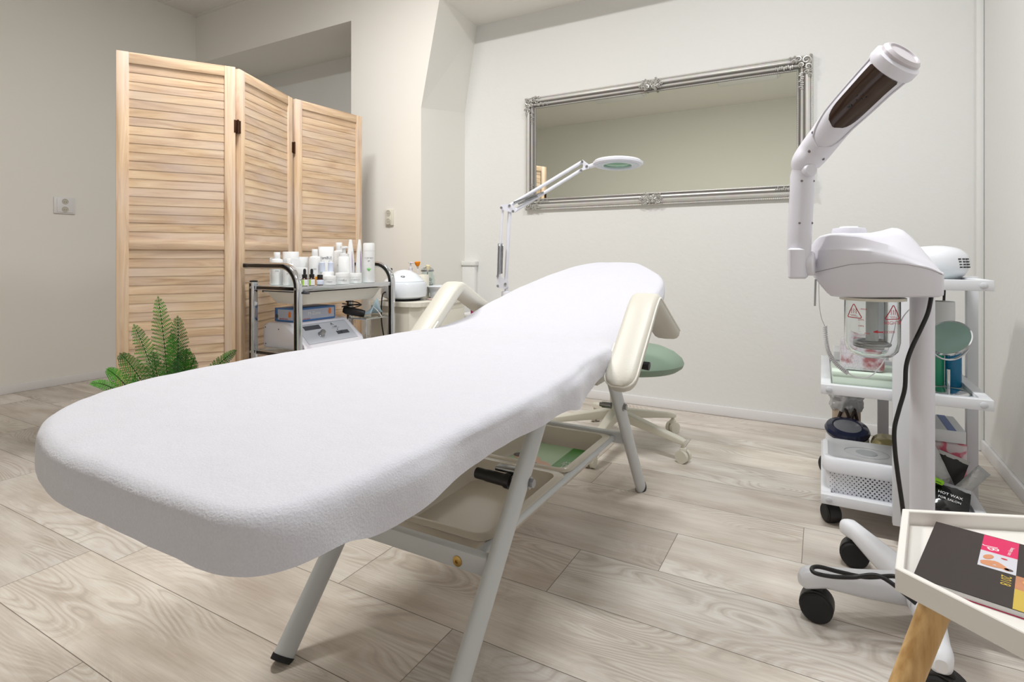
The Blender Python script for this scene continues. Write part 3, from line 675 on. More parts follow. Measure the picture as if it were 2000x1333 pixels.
# ================================================================== CHROME TROLLEY (left)
cx0, cx1, cy0, cy1 = -2.185, -1.900, 1.585, 2.160
DARKREFL = mat('painted_dark_reflection', (20, 20, 24), .12)  # dark reflections in the chrome, laid on as black gloss strips
tro = thing('chrome_trolley', 'chrome tube trolley crowded with white cosmetics in front of the folding screen', 'trolley', ((cx0 + cx1) / 2, (cy0 + cy1) / 2, 0))
GLS = glass('clear_glass', (238, 246, 244), .0)
for cy in (cy0, cy1):
    arc = [(cx1, cy, .06), (cx1, cy, .60), (cx1, cy, .70)]
    for i in range(9):
        a = PI / 2 * i / 8; arc.append((cx1 - .095 + .095 * math.cos(a), cy, .712 + .095 * math.sin(a)))
    arc += [(cx1 - .2, cy, .807), (-2.238, cy, .807)]
    p = obj('post_handle', MB().tube(arc, .0145, 24, sq=.5), CHROME, tro)
    strip = [Vector(v) + Vector((0, -.0142, 0)) for v in arc]; obj('dark_reflection', MB().tube(strip, .0078, 10, flat=.16, flatdir=(0, 1, 0)), DARKREFL, p)
    obj('end_screw', MB().lathe([(.0145, 0), (.013, .003), (.004, .004), (0, .002)], (-2.238, cy, .807), 14, axis=(-1, 0, 0)), STEEL, p)
    q = obj('post', MB().tube([(cx0, cy, .06), (cx0, cy, .735)], .0145, 24, sq=.5), CHROME, tro)
    obj('dark_reflection', MB().tube([(cx0 - .004, cy - .0142, .07), (cx0 - .004, cy - .0142, .73)], .0078, 10, flat=.16, flatdir=(0, 1, 0)), DARKREFL, q)
    obj('end_cap', MB().lathe([(.0165, 0), (.0165, .006), (0, .008)], (cx0, cy, .735), 16), BLK, q)
    for x in (cx0, cx1):
        for z in (.711, .430, .14): obj('screw', MB().lathe([(.0055, 0), (.005, .0025), (0, .003)], (x, cy - .0145, z), 10, axis=(0, -1, 0)), STEEL, tro)
for z in (.700, .418, .125):
    mb = MB(); h = .020
    mb.box((cx0 + .012, cy0 + .0, z), (cx1 - .012, cy0 + .014, z + h), .002).box((cx0 + .012, cy1 - .014, z), (cx1 - .012, cy1, z + h), .002)
    mb.box((cx0 - .007, cy0 + .015, z), (cx0 + .007, cy1 - .015, z + h), .002).box((cx1 - .007, cy0 + .015, z), (cx1 + .007, cy1 - .015, z + h), .002)
    sf = obj('shelf_frame', mb, CHROME, tro)
    obj('dark_reflection', MB().box((cx0 + .02, cy0 - .0012, z + .004), (cx1 - .02, cy0 + .0005, z + .017)), DARKREFL, sf)
    obj('glass_shelf', MB().box((cx0 + .008, cy0 + .015, z + h - .006), (cx1 - .008, cy1 - .015, z + h - .0005)), GLS if z < .5 else mat('shelf_glass_back', (205, 214, 212), .08), sf, smooth=False)
for x in (cx0, cx1):
    for y in (cy0, cy1):
        c = obj('castor', MB().cyl((x - .012, y, .026), (x + .012, y, .026), .026, n=20), BLK, tro)
        obj('castor_fork', MB().cyl((x, y, .045), (x, y, .062), .008, n=10).box((x - .016, y - .014, .034), (x + .016, y + .014, .048), .003), CHROME, c)
obj('tray_runner', MB().box((cx0 + .03, cy0 + .02, .690), (cx1 + .03, cy0 + .035, .699), .001), DARK, tro)
# white tub hung beneath the top shelf
t = thing('plastic_tub', 'white plastic tub hung under the top shelf of the chrome trolley', 'tub', (-2.04, 1.86, .64))
mb = MB(); R_ = lambda ins, z, r: [Vector((x, y, z)) for x, y in rrect(-2.155 + ins, 1.615 + ins * 1.6, -1.918 - ins, 2.115 - ins * 1.6, r)]
mb.loft([R_(.024, .640, .02), R_(.016, .652, .025), R_(.002, .688, .028), R_(-.008, .689, .03), R_(-.008, .694, .03), R_(.004, .694, .026), R_(.018, .656, .022), R_(.026, .646, .02)])
obj('tub_body', mb, mat('milky_plastic', (226, 224, 218), .35), t)

# ---- bottles, tubes and jars of the top shelf
ZT = .7205
LBL = mat('faint_grey_print', (150, 152, 156), .5); ALOE = mat('aloe_green_print', (130, 205, 120), .5); PURP = mat('purple_print', (140, 60, 165), .4)
BOT = mat('white_cosmetic_plastic', (238, 239, 240), .3, vary=.01); BOT2 = mat('matt_white_card', (230, 231, 234), .6, vary=.01); AMB = mat('brown_glass', (70, 34, 20), .12); LIME = mat('lime_label', (158, 206, 30), .5); VIAL = mat('pale_blue_label', (206, 214, 232), .4); AMBER = mat('amber_plastic', (222, 150, 30), .3)
G = 'cosmetics on the chrome trolley'
def put(x, X, top):
    """ground point of an item seen at column x in the row of depth X, and its height up to image row top"""
    p = onX(x, 540, X); f = p.dot(CF); return p.x, p.y, CAMZ + (500 - top) / 1087 * f - ZT, f / 1087
def bottle(name, label, cat, x, top, wpx, X, kind, z0=ZT, extra=None):
    px_, py_, h, s = put(x, X, top); r = wpx * s / 2; h = h + ZT - z0
    t = thing(name, label, cat, (px_, py_, z0), 0, G); c = (px_, py_, z0)
    fa = math.atan2(-py_, -px_)                 # towards the middle of the room
    M = Matrix.Translation(c) @ Matrix.Rotation(fa + PI / 2, 4, 'Z')
    def label_box(w, za, zb, m, y=None, name='print'): obj(name, MB().box((-w, -(y or r) - .0004, za), (w, -(y or r) + .002, zb), 0, 1, M), m, t)
    if kind == 'capped':      # bottle with screw cap
        hb = h * .80
        b_ = obj('body', MB().lathe([(0, 0), (r * .94, 0), (r, .004), (r, hb - .012), (r * .93, hb - .004), (r * .5, hb)], c, 28), BOT, t)
        obj('cap', MB().lathe([(r * .50, hb), (r * .52, hb + .001), (r * .52, h - .002), (r * .48, h), (0, h)], c, 24), BOT, t)
        obj('print', MB().text(extra or 'aloe', r * .34, M @ Matrix.Translation((0, -r - .0005, hb * .55)) @ Matrix.Rotation(PI / 2, 4, 'X')), LBL, t)
    elif kind == 'jar':
        b_ = obj('body', MB().lathe([(0, 0), (r * .95, 0), (r * .98, .003), (r * .98, h * .62)], c, 30), BOT, t)
        obj('lid', MB().lathe([(r, h * .62), (r, h - .003), (r * .97, h), (0, h)], c, 30), BOT, t)
        obj('print', MB().text(extra or 'cream', r * (.36 if len(extra or '') < 8 else .26), M @ Matrix.Translation((0, -r - .0006, h * .35)) @ Matrix.Rotation(PI / 2, 4, 'X')), LBL, t)
    elif kind == 'spray':
        obj('body', MB().lathe([(0, 0), (r * .95, 0), (r, .004), (r, h * .80)], c, 28), BOT, t)
        obj('cap', MB().lathe([(r * .99, h * .803), (r * .99, h - .008), (r * .90, h), (0, h)], c, 28), BOT, t)
        mb = MB()
        for a in (-.5, -.25, 0, .25, .5): mb.prism(blob(.010 * a, h * .30 + .006 - abs(a) * .004, .0016, .009, -a * 1.4, 0), r * 1.0 - .0002, r + .0006, M @ Matrix.Rotation(PI / 2, 4, 'X'))
        obj('leaf_print', mb, ALOE, t)
        obj('print', MB().text('ALOE VERA', r * .30, M @ Matrix.Translation((0, -r - .0004, h * .62)) @ Matrix.Rotation(PI / 2, 4, 'X')).text('gel', r * .34, M @ Matrix.Translation((0, -r - .0004, h * .55)) @ Matrix.Rotation(PI / 2, 4, 'X')), LBL, t)
    elif kind == 'tube':      # flat-topped squeeze tube standing on its cap
        hc = h * .14; rings = []
        for i in range(9):
            f = i / 8; rx = r * (.86 + .14 * f); ry = r * .62 * (1 - f) ** .6 + .0012
            rings.append([M @ Vector((rx * (abs(math.cos(a)) ** .8) * (1 if math.cos(a) > 0 else -1), ry * math.sin(a), hc + (h - hc) * f)) for a in [2 * PI * k / 24 for k in range(24)]])
        obj('body', MB().loft(rings), BOT, t)
        obj('crimp', MB().box((-r, -.0016, h - .010), (r, .0016, h), .0005, 1, M), BOT2, t)
        obj('cap', MB().lathe([(0, 0), (r * .80, 0), (r * .82, .002), (r * .82, hc), (0, hc)], c, 24, sy=.75), BOT, t)
        obj('print', MB().text(extra or 'VeraBUS', r * .42, M @ Matrix.Translation((0, -r * .40, h * .70)) @ Matrix.Rotation(PI / 2 - .12, 4, 'X'), .0012), LBL, t)
    elif kind == 'taper':     # tapered purple-striped tube
        rings = []
        for i in range(13):
            f = i / 12; rx = r * (1 - .72 * f ** 2.2); ry = r * .8 * (1 - .80 * f ** 1.6)
            rings.append([M @ Vector((rx * math.cos(a), ry * math.sin(a), h * f)) for a in [2 * PI * k / 20 for k in range(20)]])
        obj('body', MB().loft(rings), BOT, t)
        obj('stripe', MB().tube([M @ Vector((r * .42 * (1 - .3 * f), -r * .74 * (1 - .8 * f ** 1.6) - .0002, h * f)) for f in (.22, .35, .5, .62, .72)], [.0006, .0014, .0014, .001, .0004], 6), PURP, t)
    elif kind == 'pump':
        hb = h * .72
        obj('body', MB().lathe([(0, 0), (r * .95, 0), (r, .004), (r, hb - .01), (r * .8, hb)], c, 28), BOT, t)
        pm = obj('pump_head', MB().lathe([(r * .8, hb), (r * .8, hb + .012), (r * .3, hb + .014), (r * .3, h - .012), (r * .62, h - .010), (r * .62, h), (0, h)], c, 22), BOT, t)
        obj('spout', MB().tube([M @ Vector((0, 0, h - .005)), M @ Vector((r * .6, -r * .9, h - .007))], [.004, .003], 8), BOT, pm)
        obj('leaf_print', MB().prism(blob(0.004, h * .18, .004, .006, 0, 0), r - .0002, r + .0006, M @ Matrix.Rotation(PI / 2, 4, 'X')), ALOE, t)
    elif kind == 'dropper':
        hb = h * .42
        obj('body', MB().lathe([(0, 0), (r * .95, 0), (r, .003), (r, hb), (r * .55, hb + .006)], c, 22), AMB, t)
        obj('label_band', MB().lathe([(r + .0003, .003), (r + .0005, .004), (r + .0005, hb - .004), (r + .0003, hb - .003)], c, 22), BOT2, t)
        obj('lime_band', MB().tube([M @ Vector((-r * .55, -r * .86, .004)), M @ Vector((-r * .55, -r * .86, hb - .004))], .0034, 8), LIME, t)
        cp = obj('cap', MB().lathe([(r * .8, hb + .004), (r * .85, hb + .006), (r * .85, hb + .018), (r * .5, hb + .020)], c, 22), BLK, t)
        obj('dropper_bulb', MB().lathe([(r * .45, hb + .019), (r * .48, h - .008), (r * .36, h - .002), (0, h)], c, 18), RUB, cp)
    elif kind == 'small':
        obj('body', MB().lathe([(0, 0), (r * .96, 0), (r, .003), (r, h * .62), (r * .7, h * .68)], c, 22), AMB, t)
        obj('label_band', MB().lathe([(r + .0003, .004), (r + .0006, .005), (r + .0006, h * .52), (r + .0003, h * .53)], c, 22), VIAL, t)
        obj('cap', MB().lathe([(r * .86, h * .68), (r * .86, h - .003), (r * .8, h), (0, h)], c, 22), BLK, t)
    elif kind == 'vial':
        obj('body', MB().lathe([(0, 0), (r, 0), (r, h * .80), (r * .8, h * .84)], c, 20), VIAL, t)
        obj('cap', MB().lathe([(r * .75, h * .84), (r * .75, h), (0, h)], c, 20), BOT, t)
    elif kind == 'carton':
        obj('body', MB().box((-r, -r * .8, 0), (r, r * .8, h), .0006, 1, M), BOT2, t)
        obj('print', MB().box((-r * .7, -r * .8 - .0006, h * .3), (-r * .4, -r * .8, h * .36), 0, 1, M).box((r * .1, -r * .8 - .0006, h * .12), (r * .3, -r * .8, h * .2), 0, 1, M), RED if extra == 'red' else ALOE, t)
    return t
# front row
bottle('dropper_bottle', 'brown dropper bottle with lime label, nearest the curved chrome handle', 'bottle', 595, 525, 11.5, -1.925, 'dropper')
bottle('dropper_bottle', 'brown dropper bottle with lime label, beside the short black-capped bottle', 'bottle', 609, 525, 11.5, -1.928, 'dropper')
bottle('essence_bottle', 'short brown bottle with black cap and pale label on the chrome trolley', 'bottle', 625, 537, 12.5, -1.925, 'small')
bottle('cream_jar', 'white lidded jar right of the short brown bottle', 'jar', 643, 539, 26, -1.937, 'jar', extra='')
bottle('cream_jar', 'white lidded jar with dark lettering, middle of the front row', 'jar', 669, 533, 27, -1.940, 'jar', extra='VeraBus')
bottle('cream_jar', 'wide white jar at the foot of the right tapered tube', 'jar', 694, 534, 24, -1.942, 'jar', extra='CREAM MASK')
bottle('spray_bottle', 'tall white bottle with a green aloe leaf at the row end', 'bottle', 720.5, 475, 22.5, -1.940, 'spray')
# middle row
bottle('lotion_bottle', 'white bottle with stepped cap left of the chrome handle bend', 'bottle', 541, 493, 23, -2.118, 'capped')
bottle('toner_bottle', 'large white flat-shouldered bottle behind the chrome handle bend', 'bottle', 563, 505, 20, -2.055, 'capped')
bottle('cream_jar', 'big white jar behind the left dropper bottle', 'jar', 587, 523, 26, -1.985, 'jar', extra='')
bottle('lotion_bottle', 'white bottle with narrow cap left of the wide squeeze tube', 'bottle', 615, 487, 22, -2.03, 'capped')
bottle('cream_jar', 'white jar carrying two pale blue vials', 'jar', 638, 531, 27, -1.985, 'jar', extra='')
ZV = None
vx, vy, vh, vs_ = put(638, -1.985, 531)
for xx, lab in ((629.5, 'left of the two pale blue vials standing on a white jar'), (646, 'right of the two pale blue vials standing on a white jar')):
    bottle('serum_vial', lab, 'vial', xx, 509, 10.5, -1.987, 'vial', z0=ZT + vh)
bottle('squeeze_tube', 'wide white squeeze tube with grey lettering above the vials', 'tube', 637, 482, 29, -2.055, 'tube')
bottle('pump_bottle', 'white pump bottle with a small green leaf before the tapered tubes', 'bottle', 672, 481, 23, -2.00, 'pump')
bottle('toner_bottle', 'tall white bottle with square cap behind the pump bottle', 'bottle', 662, 474, 24, -2.06, 'capped')
bottle('tapered_tube', 'left tapered white tube with a purple stripe', 'tube', 684.5, 468, 18, -2.05, 'taper')
bottle('tapered_tube', 'right tapered white tube with a purple stripe, beside the aloe bottle', 'tube', 702, 468, 15, -2.00, 'taper')
# back row
bottle('carton', 'white carton with a red mark at the left end of the cosmetics', 'box', 532.5, 504, 10, -2.163, 'carton', extra='red')
bottle('cream_jar', 'large white lidded jar, tallest at the back left of the cosmetics', 'jar', 568, 492, 30, -2.11, 'jar', extra='')
bottle('cream_jar', 'wide white jar at the back above the left dropper bottle', 'jar', 590, 502, 24, -2.105, 'jar', extra='')
bottle('carton', 'white carton with a green mark behind the chrome handle bend', 'box', 578, 505, 14, -2.045, 'carton', extra='green')
bottle('amber_tube', 'thin amber tube between the droppers and the short brown bottle', 'tube', 617.5, 537, 5, -1.955, 'vial')
bpy.data.objects['amber_tube'].children[0].data.materials[0] = AMBER

# ---- device, glove box, handpiece, mask on the second shelf
ZM = .4385
dv = thing('microdermabrasion_machine', 'white beauty machine with grey control panel and silver knob on the chrome trolley', 'machine', (-2.04, 1.79, ZM))
pf = [(-2.172, .444), (-2.174, .52), (-2.166, .548), (-2.14, .556), (-2.02, .556), (-2.004, .550), (-1.900, .462), (-1.893, .444)]
mb = MB(); dy0, dy1 = 1.62, 1.965
rings = []
for y, ins in ((dy0, .010), (dy0 + .006, .002), (dy0 + .012, 0), (dy1 - .012, 0), (dy1 - .006, .002), (dy1, .010)):
    cxm, czm = -2.04, .495
    rings.append([Vector((x + (ins if x < cxm else -ins), y, z + (ins if z < czm else -ins))) for x, z in pf])
mb.loft(rings); obj('housing', mb, WPL, dv)
mb = MB()
for x, z in ((-2.152, .535), (-2.065, .530), (-2.15, .462)): mb.cyl((x, dy0 - .001, z), (x, dy0 + .002, z), .0028, n=10)
obj('screw_hole', mb, DARK, dv)
# control panel lies on the slope
sl = Vector((-1.900 + 2.004, 0, .462 - .550)); ln = sl.length; sl.normalize(); nn = Vector((-sl.z, 0, sl.x))
PM = Matrix.Translation(Vector((-2.004, dy0, .550)) + nn * .0005) @ Matrix((Vector((0, 1, 0)), -sl, nn)).transposed().to_4x4()   # x along Y, y up-slope, z outwards
pnl = obj('control_panel', MB().box((.030, -ln + .012, 0), (.315, -.008, .0015), .0005, 1, PM), mat('panel_grey', (188, 192, 202), .4), dv)
obj('display', MB().box((.060, -.045, .0012), (.150, -.020, .003), .0006, 1, PM), DARK, pnl)
obj('knob', MB().lathe([(.016, .0016), (.016, .004), (.0125, .005), (.0115, .024), (.010, .026), (0, .026)], PM @ Vector((.125, -.080, 0)), 24, axis=nn), STEEL, pnl)
obj('switch', MB().box((.215, -.092, .0012), (.285, -.072, .003), .0006, 1, PM).lathe([(.008, .003), (.007, .007), (0, .007)], PM @ Vector((.245, -.082, 0)), 16, axis=nn), DARK, pnl)
TX = PM
obj('panel_print', MB().text('A', .024, PM @ Matrix.Translation((.222, -.026, .0016))).text('T-808', .011, PM @ Matrix.Translation((.228, -.044, .0016))).box((.205, -.052, .0015), (.250, -.0508, .0018), 0, 1, PM).box((.040, -.012, .0015), (.305, -.0112, .0018), 0, 1, PM).cyl(PM @ Vector((.232, -.062, .0014)), PM @ Vector((.232, -.062, .0022)), .003, n=10), BLK, pnl)

gb = thing('glove_box', 'blue and grey box of disposable gloves on top of the white machine', 'box', (-2.08, 1.78, .556))
gx0, gx1, gy0, gy1, gz0, gz1 = -2.150, -2.015, 1.665, 1.895, .557, .617
BLU = mat('glove_box_blue', (72, 122, 186), .45); GBG = mat('glove_box_grey', (190, 196, 214), .45); ORG = mat('orange_print', (238, 128, 40), .45)
obj('box', MB().box((gx0, gy0, gz0), (gx1, gy1, gz1), .002), BLU, gb)
obj('end_panel', MB().box((gx0 + .022, gy0 - .0006, gz0 + .008), (gx1 - .012, gy0 + .001, gz1 - .006)), GBG, gb)
obj('side_panel', MB().box((gx1 - .001, gy0 + .020, gz0 + .008), (gx1 + .0006, gy1 - .008, gz1 - .008)), GBG, gb)
def hand(M):
    mb = MB(); mb.prism(blob(0, 0, .008, .009, 0, 0), 0, .0009, M)
    for a, l in ((-.9, .011), (-.35, .016), (0, .018), (.3, .016), (.62, .013)):
        mb.prism(blob(math.sin(a) * l * .75, math.cos(a) * l * .75, .0018, l * .5, -a, 0), 0, .0006 + .0001 * a, M)
    return mb
obj('hand_print', hand(Matrix.Translation((gx1 - .035, gy0 - .0006, .585)) @ Matrix.Rotation(PI / 2, 4, 'X')), ORG, gb)
obj('hand_print', hand(Matrix.Translation((gx1 + .0006, gy1 - .035, .588)) @ Matrix.Rotation(PI / 2, 4, 'Z') @ Matrix.Rotation(PI / 2, 4, 'X')), ORG, gb)
SM = Matrix.Translation((gx1 + .0008, (gy0 + gy1) / 2 - .01, .590)) @ Matrix.Rotation(PI / 2, 4, 'Z') @ Matrix.Rotation(PI / 2, 4, 'X')
obj('lettering', MB().text('M-Zone', .022, SM), PAPER, gb)
obj('small_print', MB().text('disposable gloves', .008, SM @ Matrix.Translation((-.05, -.022, 0))).text('disposable gloves', .008, Matrix.Translation((gx0 + .062, gy0 - .0008, .570)) @ Matrix.Rotation(PI / 2, 4, 'X')), RED, gb)
obj('round_print', MB().prism(blob(gx0 + .016, .580, .009, .010, 0, 0), -(gy0 - .0008), -(gy0 + .001), Matrix(((1, 0, 0, 0), (0, 0, -1, 0), (0, 1, 0, 0), (0, 0, 0, 1)))), DARK, gb)

rk = thing('wire_rack', 'small chrome wire stand with glass top behind the white machine', 'rack', (-1.99, 2.06, ZM))
rx0, rx1, ry0, ry1, rz = -2.02, -1.905, 1.985, 2.135, .545
mb = MB()
for x in (rx0, rx1):
    for y in (ry0, ry1): mb.tube([(x, y, ZM + .001), (x, y, rz)], .003, 8)
mb.tube([(rx0, ry0, rz), (rx1, ry0, rz), (rx1, ry1, rz), (rx0, ry1, rz)], .003, 8, closed=True); obj('wire_frame', mb, CHROME, rk)
obj('glass_plate', MB().box((rx0, ry0, rz + .003), (rx1, ry1, rz + .008)), GLS, rk, smooth=False)
hp = thing('handpiece', 'black barrel-shaped handpiece with looped cable beside the glove box', 'handpiece', (-1.99, 1.98, .57))
a_, b__ = Vector((-2.03, 1.96, .588)), Vector((-1.945, 2.015, .568))
obj('barrel', MB().tube([a_, a_.lerp(b__, .15), a_.lerp(b__, .8), b__], [.013, .019, .019, .016], 18), BLK, hp)
cb = []
for i in range(60):
    a = i / 60 * 2 * PI * 2.6; cb.append((-2.035 + .040 * math.cos(a), 2.02 + .055 * math.sin(a * .98), .60 + .016 * i / 60 + .006 * math.sin(a * 1.3)))
obj('cable', MB().tube([a_] + cb + [(-2.05, 2.04, .66), (-2.04, 2.05, .688)], .0026, 8), BLK, hp)
mk = thing('face_mask', 'pale blue pleated face mask lying on the small glass stand', 'face mask', (-1.94, 2.08, .555))
MSK = mat('pale_blue_nonwoven', (190, 214, 226), .8)
rings = []
for i in range(9):
    f = i / 8; rings.append([Vector((-1.998 + .13 * f * .62 + .0015 * math.cos(k * 2.4), 2.01 + .010 * k + .02 * f, .5555 + .007 + (.030 + .05 * f ** 3) * math.exp(-((k - 4) / 2.6) ** 2) * f + .0015 * (k % 2))) for k in range(9)])
mb = MB(); mb.loft(rings, closed=False); o = obj('mask_body', mb, MSK, mk); md = o.modifiers.new('thickness', 'SOLIDIFY'); md.thickness = .0012
obj('ear_loop', MB().tube(cat_curve([(-1.918, 2.05, .60), (-1.895, 2.06, .575), (-1.888, 2.075, .553), (-1.905, 2.085, .556), (-1.920, 2.075, .585)], 6), .0013, 8), PAPER, mk)

# ================================================================== CABINET IN THE ALCOVE
cab = thing('cabinet', 'ivory low cabinet with chamfered worktop behind the chrome trolley', 'cabinet', (-1.95, 2.44, 0))
kx0, kx1, ky0, ky1 = -2.105, -1.780, 2.215, 2.655
obj('body', MB().prism([(kx0, ky0 + .015), (kx1 - .065, ky0 + .015), (kx1 - .012, ky0 + .06), (kx1 - .012, ky1), (kx0, ky1)], .0, .588), CABW, cab, smooth=False)
obj('worktop', MB().prism([(kx0 - .004, ky0), (kx1 - .075, ky0), (kx1 - .045, ky0 + .006), (kx1 - .008, ky0 + .036), (kx1, ky0 + .06), (kx1, ky1), (kx0 - .004, ky1)], .588, .610), CABW, cab, smooth=False)
dr = obj('door', MB().box((kx1 - .012, ky0 + .11, .06), (kx1 - .004, ky1 - .012, .555), .002), CABW, cab)
obj('door_handle', MB().tube(cat_curve([(kx1 - .004, ky0 + .14, .36), (kx1 + .016, ky0 + .14, .37), (kx1 + .016, ky0 + .14, .44), (kx1 - .004, ky0 + .14, .45)], 4), .004, 8), STEEL, dr)
ZK = .6105
fm = thing('facial_steamer_machine', 'glossy white domed beauty machine with a red switch on the ivory cabinet', 'machine', (-1.975, 2.345, ZK))
FC = Vector((-1.975, 2.345, ZK)); WG = mat('glossy_white', (228, 233, 240), .12)
obj('base', MB().lathe([(0, .012), (.10, .012), (.122, .022), (.126, .04), (.126, .085), (.118, .098), (.105, .102)], FC, 40, sx=.95), WG, fm)
obj('foot', MB().lathe([(0, 0), (.085, 0), (.09, .012)], FC, 30), RUB, fm)
mb = MB().lathe([(.112, .100), (.112, .104), (.098, .118), (.072, .140), (.045, .156), (.02, .163), (0, .165)], FC, 40, sx=.95); dm = obj('dome', mb, WG, fm)
def ondome(dx, dy, z, up=.0): return FC + Vector((dx, dy, z + up))
obj('red_switch', MB().sph(ondome(.070, -.02, .126), .011, 12, (.6, 1, .35)), RED, dm); obj('dial', MB().sph(ondome(.045, -.065, .130), .014, 12, (1, .8, .35)), STEEL, dm)
obj('probe', MB().tube(cat_curve([ondome(.0, -.085, .115), ondome(-.006, -.10, .15), ondome(-.004, -.10, .175)], 4), [.005, .005, .006, .007, .008, .008, .008, .008, .006], 10), BLK, dm)
obj('power_cord', MB().tube(cat_curve([FC + Vector((-.02, -.118, .05)), FC + Vector((-.02, -.15, .03)), FC + Vector((-.02, -.155, -.10)), FC + Vector((0, -.150, -.22)), FC + Vector((.015, -.150, -.38))], 6), .0035, 8), BLK, fm)
bc = thing('brush_cup', 'cream cup holding cosmetic brushes beside the domed machine', 'cup', (-1.985, 2.515, ZK))
obj('cup', MB().lathe([(0, 0), (.036, 0), (.038, .004), (.038, .132), (.0365, .134), (.035, .132), (.035, .006), (0, .006)], (-1.985, 2.515, ZK), 28), IVORY, bc)
def brush(dx, dy, lean, hm, tipm, lab, L_=.19, fan=.020):
    p = Vector((-1.985 + dx, 2.515 + dy, ZK + .012)); q = p + Vector((lean[0], lean[1], L_ - .03)); d = (q - p).normalized()
    t = thing('cosmetic_brush', lab, 'brush', p, 0, 'brushes in the cream cup')
    obj('handle', MB().tube([p, q], [.0025, .0036], 10), hm, t); obj('ferrule', MB().tube([q, q + d * .014], [.004, .006], 12), CHROME, t)
    obj('bristles', MB().tube([q + d * .012, q + d * .022, q + d * .036, q + d * .041], [.006, fan * .75, fan, fan * .7], 16), tipm, t)
brush(-.012, -.010, (-.010, -.004), PAPER, mat('orange_bristle', (240, 140, 20), .8), 'white-handled brush with flat orange bristles in the cream cup', .185, .017)
brush(.014, .008, (.012, .006), STEEL, mat('cream_bristle', (236, 224, 184), .8), 'brush with cream bristles in the cream cup', .165, .013)
gj = thing('glass_jar', 'clear lidded glass jar of white pads at the cabinet back', 'jar', (-2.015, 2.600, ZK))
GC = (-2.015, 2.600, ZK)
obj('jar_body', MB().lathe([(0, .002), (.043, .002), (.046, .01), (.046, .10), (.040, .125), (.034, .135), (.034, .15), (.032, .15), (.032, .135), (.038, .123), (.0435, .10), (.0435, .012), (0, .008)], GC, 32), GLS, gj)
obj('clamp_ring', MB().lathe([(.036, .148), (.0385, .150), (.0385, .156), (.036, .158)], GC, 28), STEEL, gj)
obj('lid', MB().lathe([(.034, .158), (.034, .166), (.012, .172), (.010, .182), (0, .186)], GC, 28), GLS, gj)
mb = MB()
for i in range(14): mb.sph((GC[0] + rs.uniform(-.02, .02), GC[1] + rs.uniform(-.02, .02), ZK + .025 + .08 * rs.random()), .015, 9, (1, 1, .6))
obj('cotton_pads', mb, PAPER, gj)
bs = thing('wash_basin', 'shallow white plastic bowl on the ivory cabinet by the left armrest', 'bowl', (-1.865, 2.560, ZK))
obj('bowl', MB().lathe([(0, .004), (.062, .004), (.068, .0), (.072, .006), (.078, .055), (.090, .064), (.092, .068), (.088, .070), (.074, .064), (.068, .012), (0, .010)], (-1.872, 2.560, ZK), 40), WG, bs)
pb = thing('soap_dispenser', 'white pump dispenser behind the domed machine', 'bottle', (-2.07, 2.515, ZK)); PC = (-2.07, 2.515, ZK)
obj('body', MB().lathe([(0, 0), (.024, 0), (.026, .004), (.026, .12), (.012, .150), (.010, .16)], PC, 24), mat('translucent_white_plastic', (236, 236, 240), .25), pb)
obj('pump_head', MB().lathe([(.011, .158), (.011, .172), (.004, .174), (.004, .196), (.014, .198), (.014, .204), (0, .205)], PC, 18).tube([(PC[0], PC[1], ZK + .201), (PC[0] + .03, PC[1] - .01, ZK + .198)], .004, 8), WPL, pb)
tw = thing('folded_cloth', 'thin folded pinkish cloth on the cabinet before the white bowl', 'cloth', (-1.83, 2.44, ZK))
rings = [[Vector((-1.880 + .085 * f, 2.41 + .06 * g_, ZK + .003 + .003 * math.sin(f * 9 + g_ * 3) ** 2)) for f in [i / 8 for i in range(9)]] for g_ in [j / 6 for j in range(7)]]
mb = MB(); mb.loft(rings, closed=False); o = obj('cloth', mb, mat('pinkish_cloth', (214, 190, 182), .9), tw); md = o.modifiers.new('thickness', 'SOLIDIFY'); md.thickness = .004; md.offset = 0
# low side unit with magenta bottle
su = thing('side_unit', 'low white unit at the wall beside the ivory cabinet', 'cabinet', (-1.79, 2.86, 0))
obj('body', MB().box((-1.92, 2.70, 0), (-1.66, 3.03, .478), .004), TRIMW, su); obj('top', MB().box((-1.93, 2.69, .478), (-1.65, 3.04, .500), .004), TRIMW, su)
mg_ = thing('magenta_bottle', 'slim magenta bottle under the left armrest', 'bottle', (-1.80, 2.755, .5005)); PB = (-1.80, 2.755, .5005)
obj('body', MB().lathe([(0, 0), (.013, 0), (.0135, .003), (.0135, .052)], PB, 20), mat('magenta_plastic', (160, 20, 96), .3), mg_); obj('cap', MB().lathe([(.0135, .052), (.0135, .088), (0, .089)], PB, 20), mat('dark_magenta_plastic', (130, 14, 70), .3), mg_)

# ================================================================== MAGNIFIER LAMP
FL = 2.32
ml = thing('magnifier_lamp', 'white jointed magnifier lamp with green-tinted lens reaching before the mirror', 'lamp', onF(989, 575, FL).xy.to_3d())
fx = onF(989, 575, FL); LMP = mat('lamp_white', (228, 229, 238), .35)
mb = MB()
for k in range(5):
    a = 2 * PI * (k + .5) / 5; mb.tube([(fx.x, fx.y, .09), (fx.x + .17 * math.cos(a), fx.y + .17 * math.sin(a), .055)], [.014, .011], 10)
obj('star_base', mb, LMP, ml)
for k in range(5):
    a = 2 * PI * (k + .5) / 5; x, y = fx.x + .17 * math.cos(a), fx.y + .17 * math.sin(a)
    obj('castor', MB().cyl((x - .01, y, .024), (x + .01, y, .024), .024, n=16).cyl((x, y, .03), (x, y, .06), .006, n=8), BLK, ml)
obj('pole', MB().cyl((fx.x, fx.y, .07), (fx.x, fx.y, fx.z), .0125, n=18), LMP, ml)
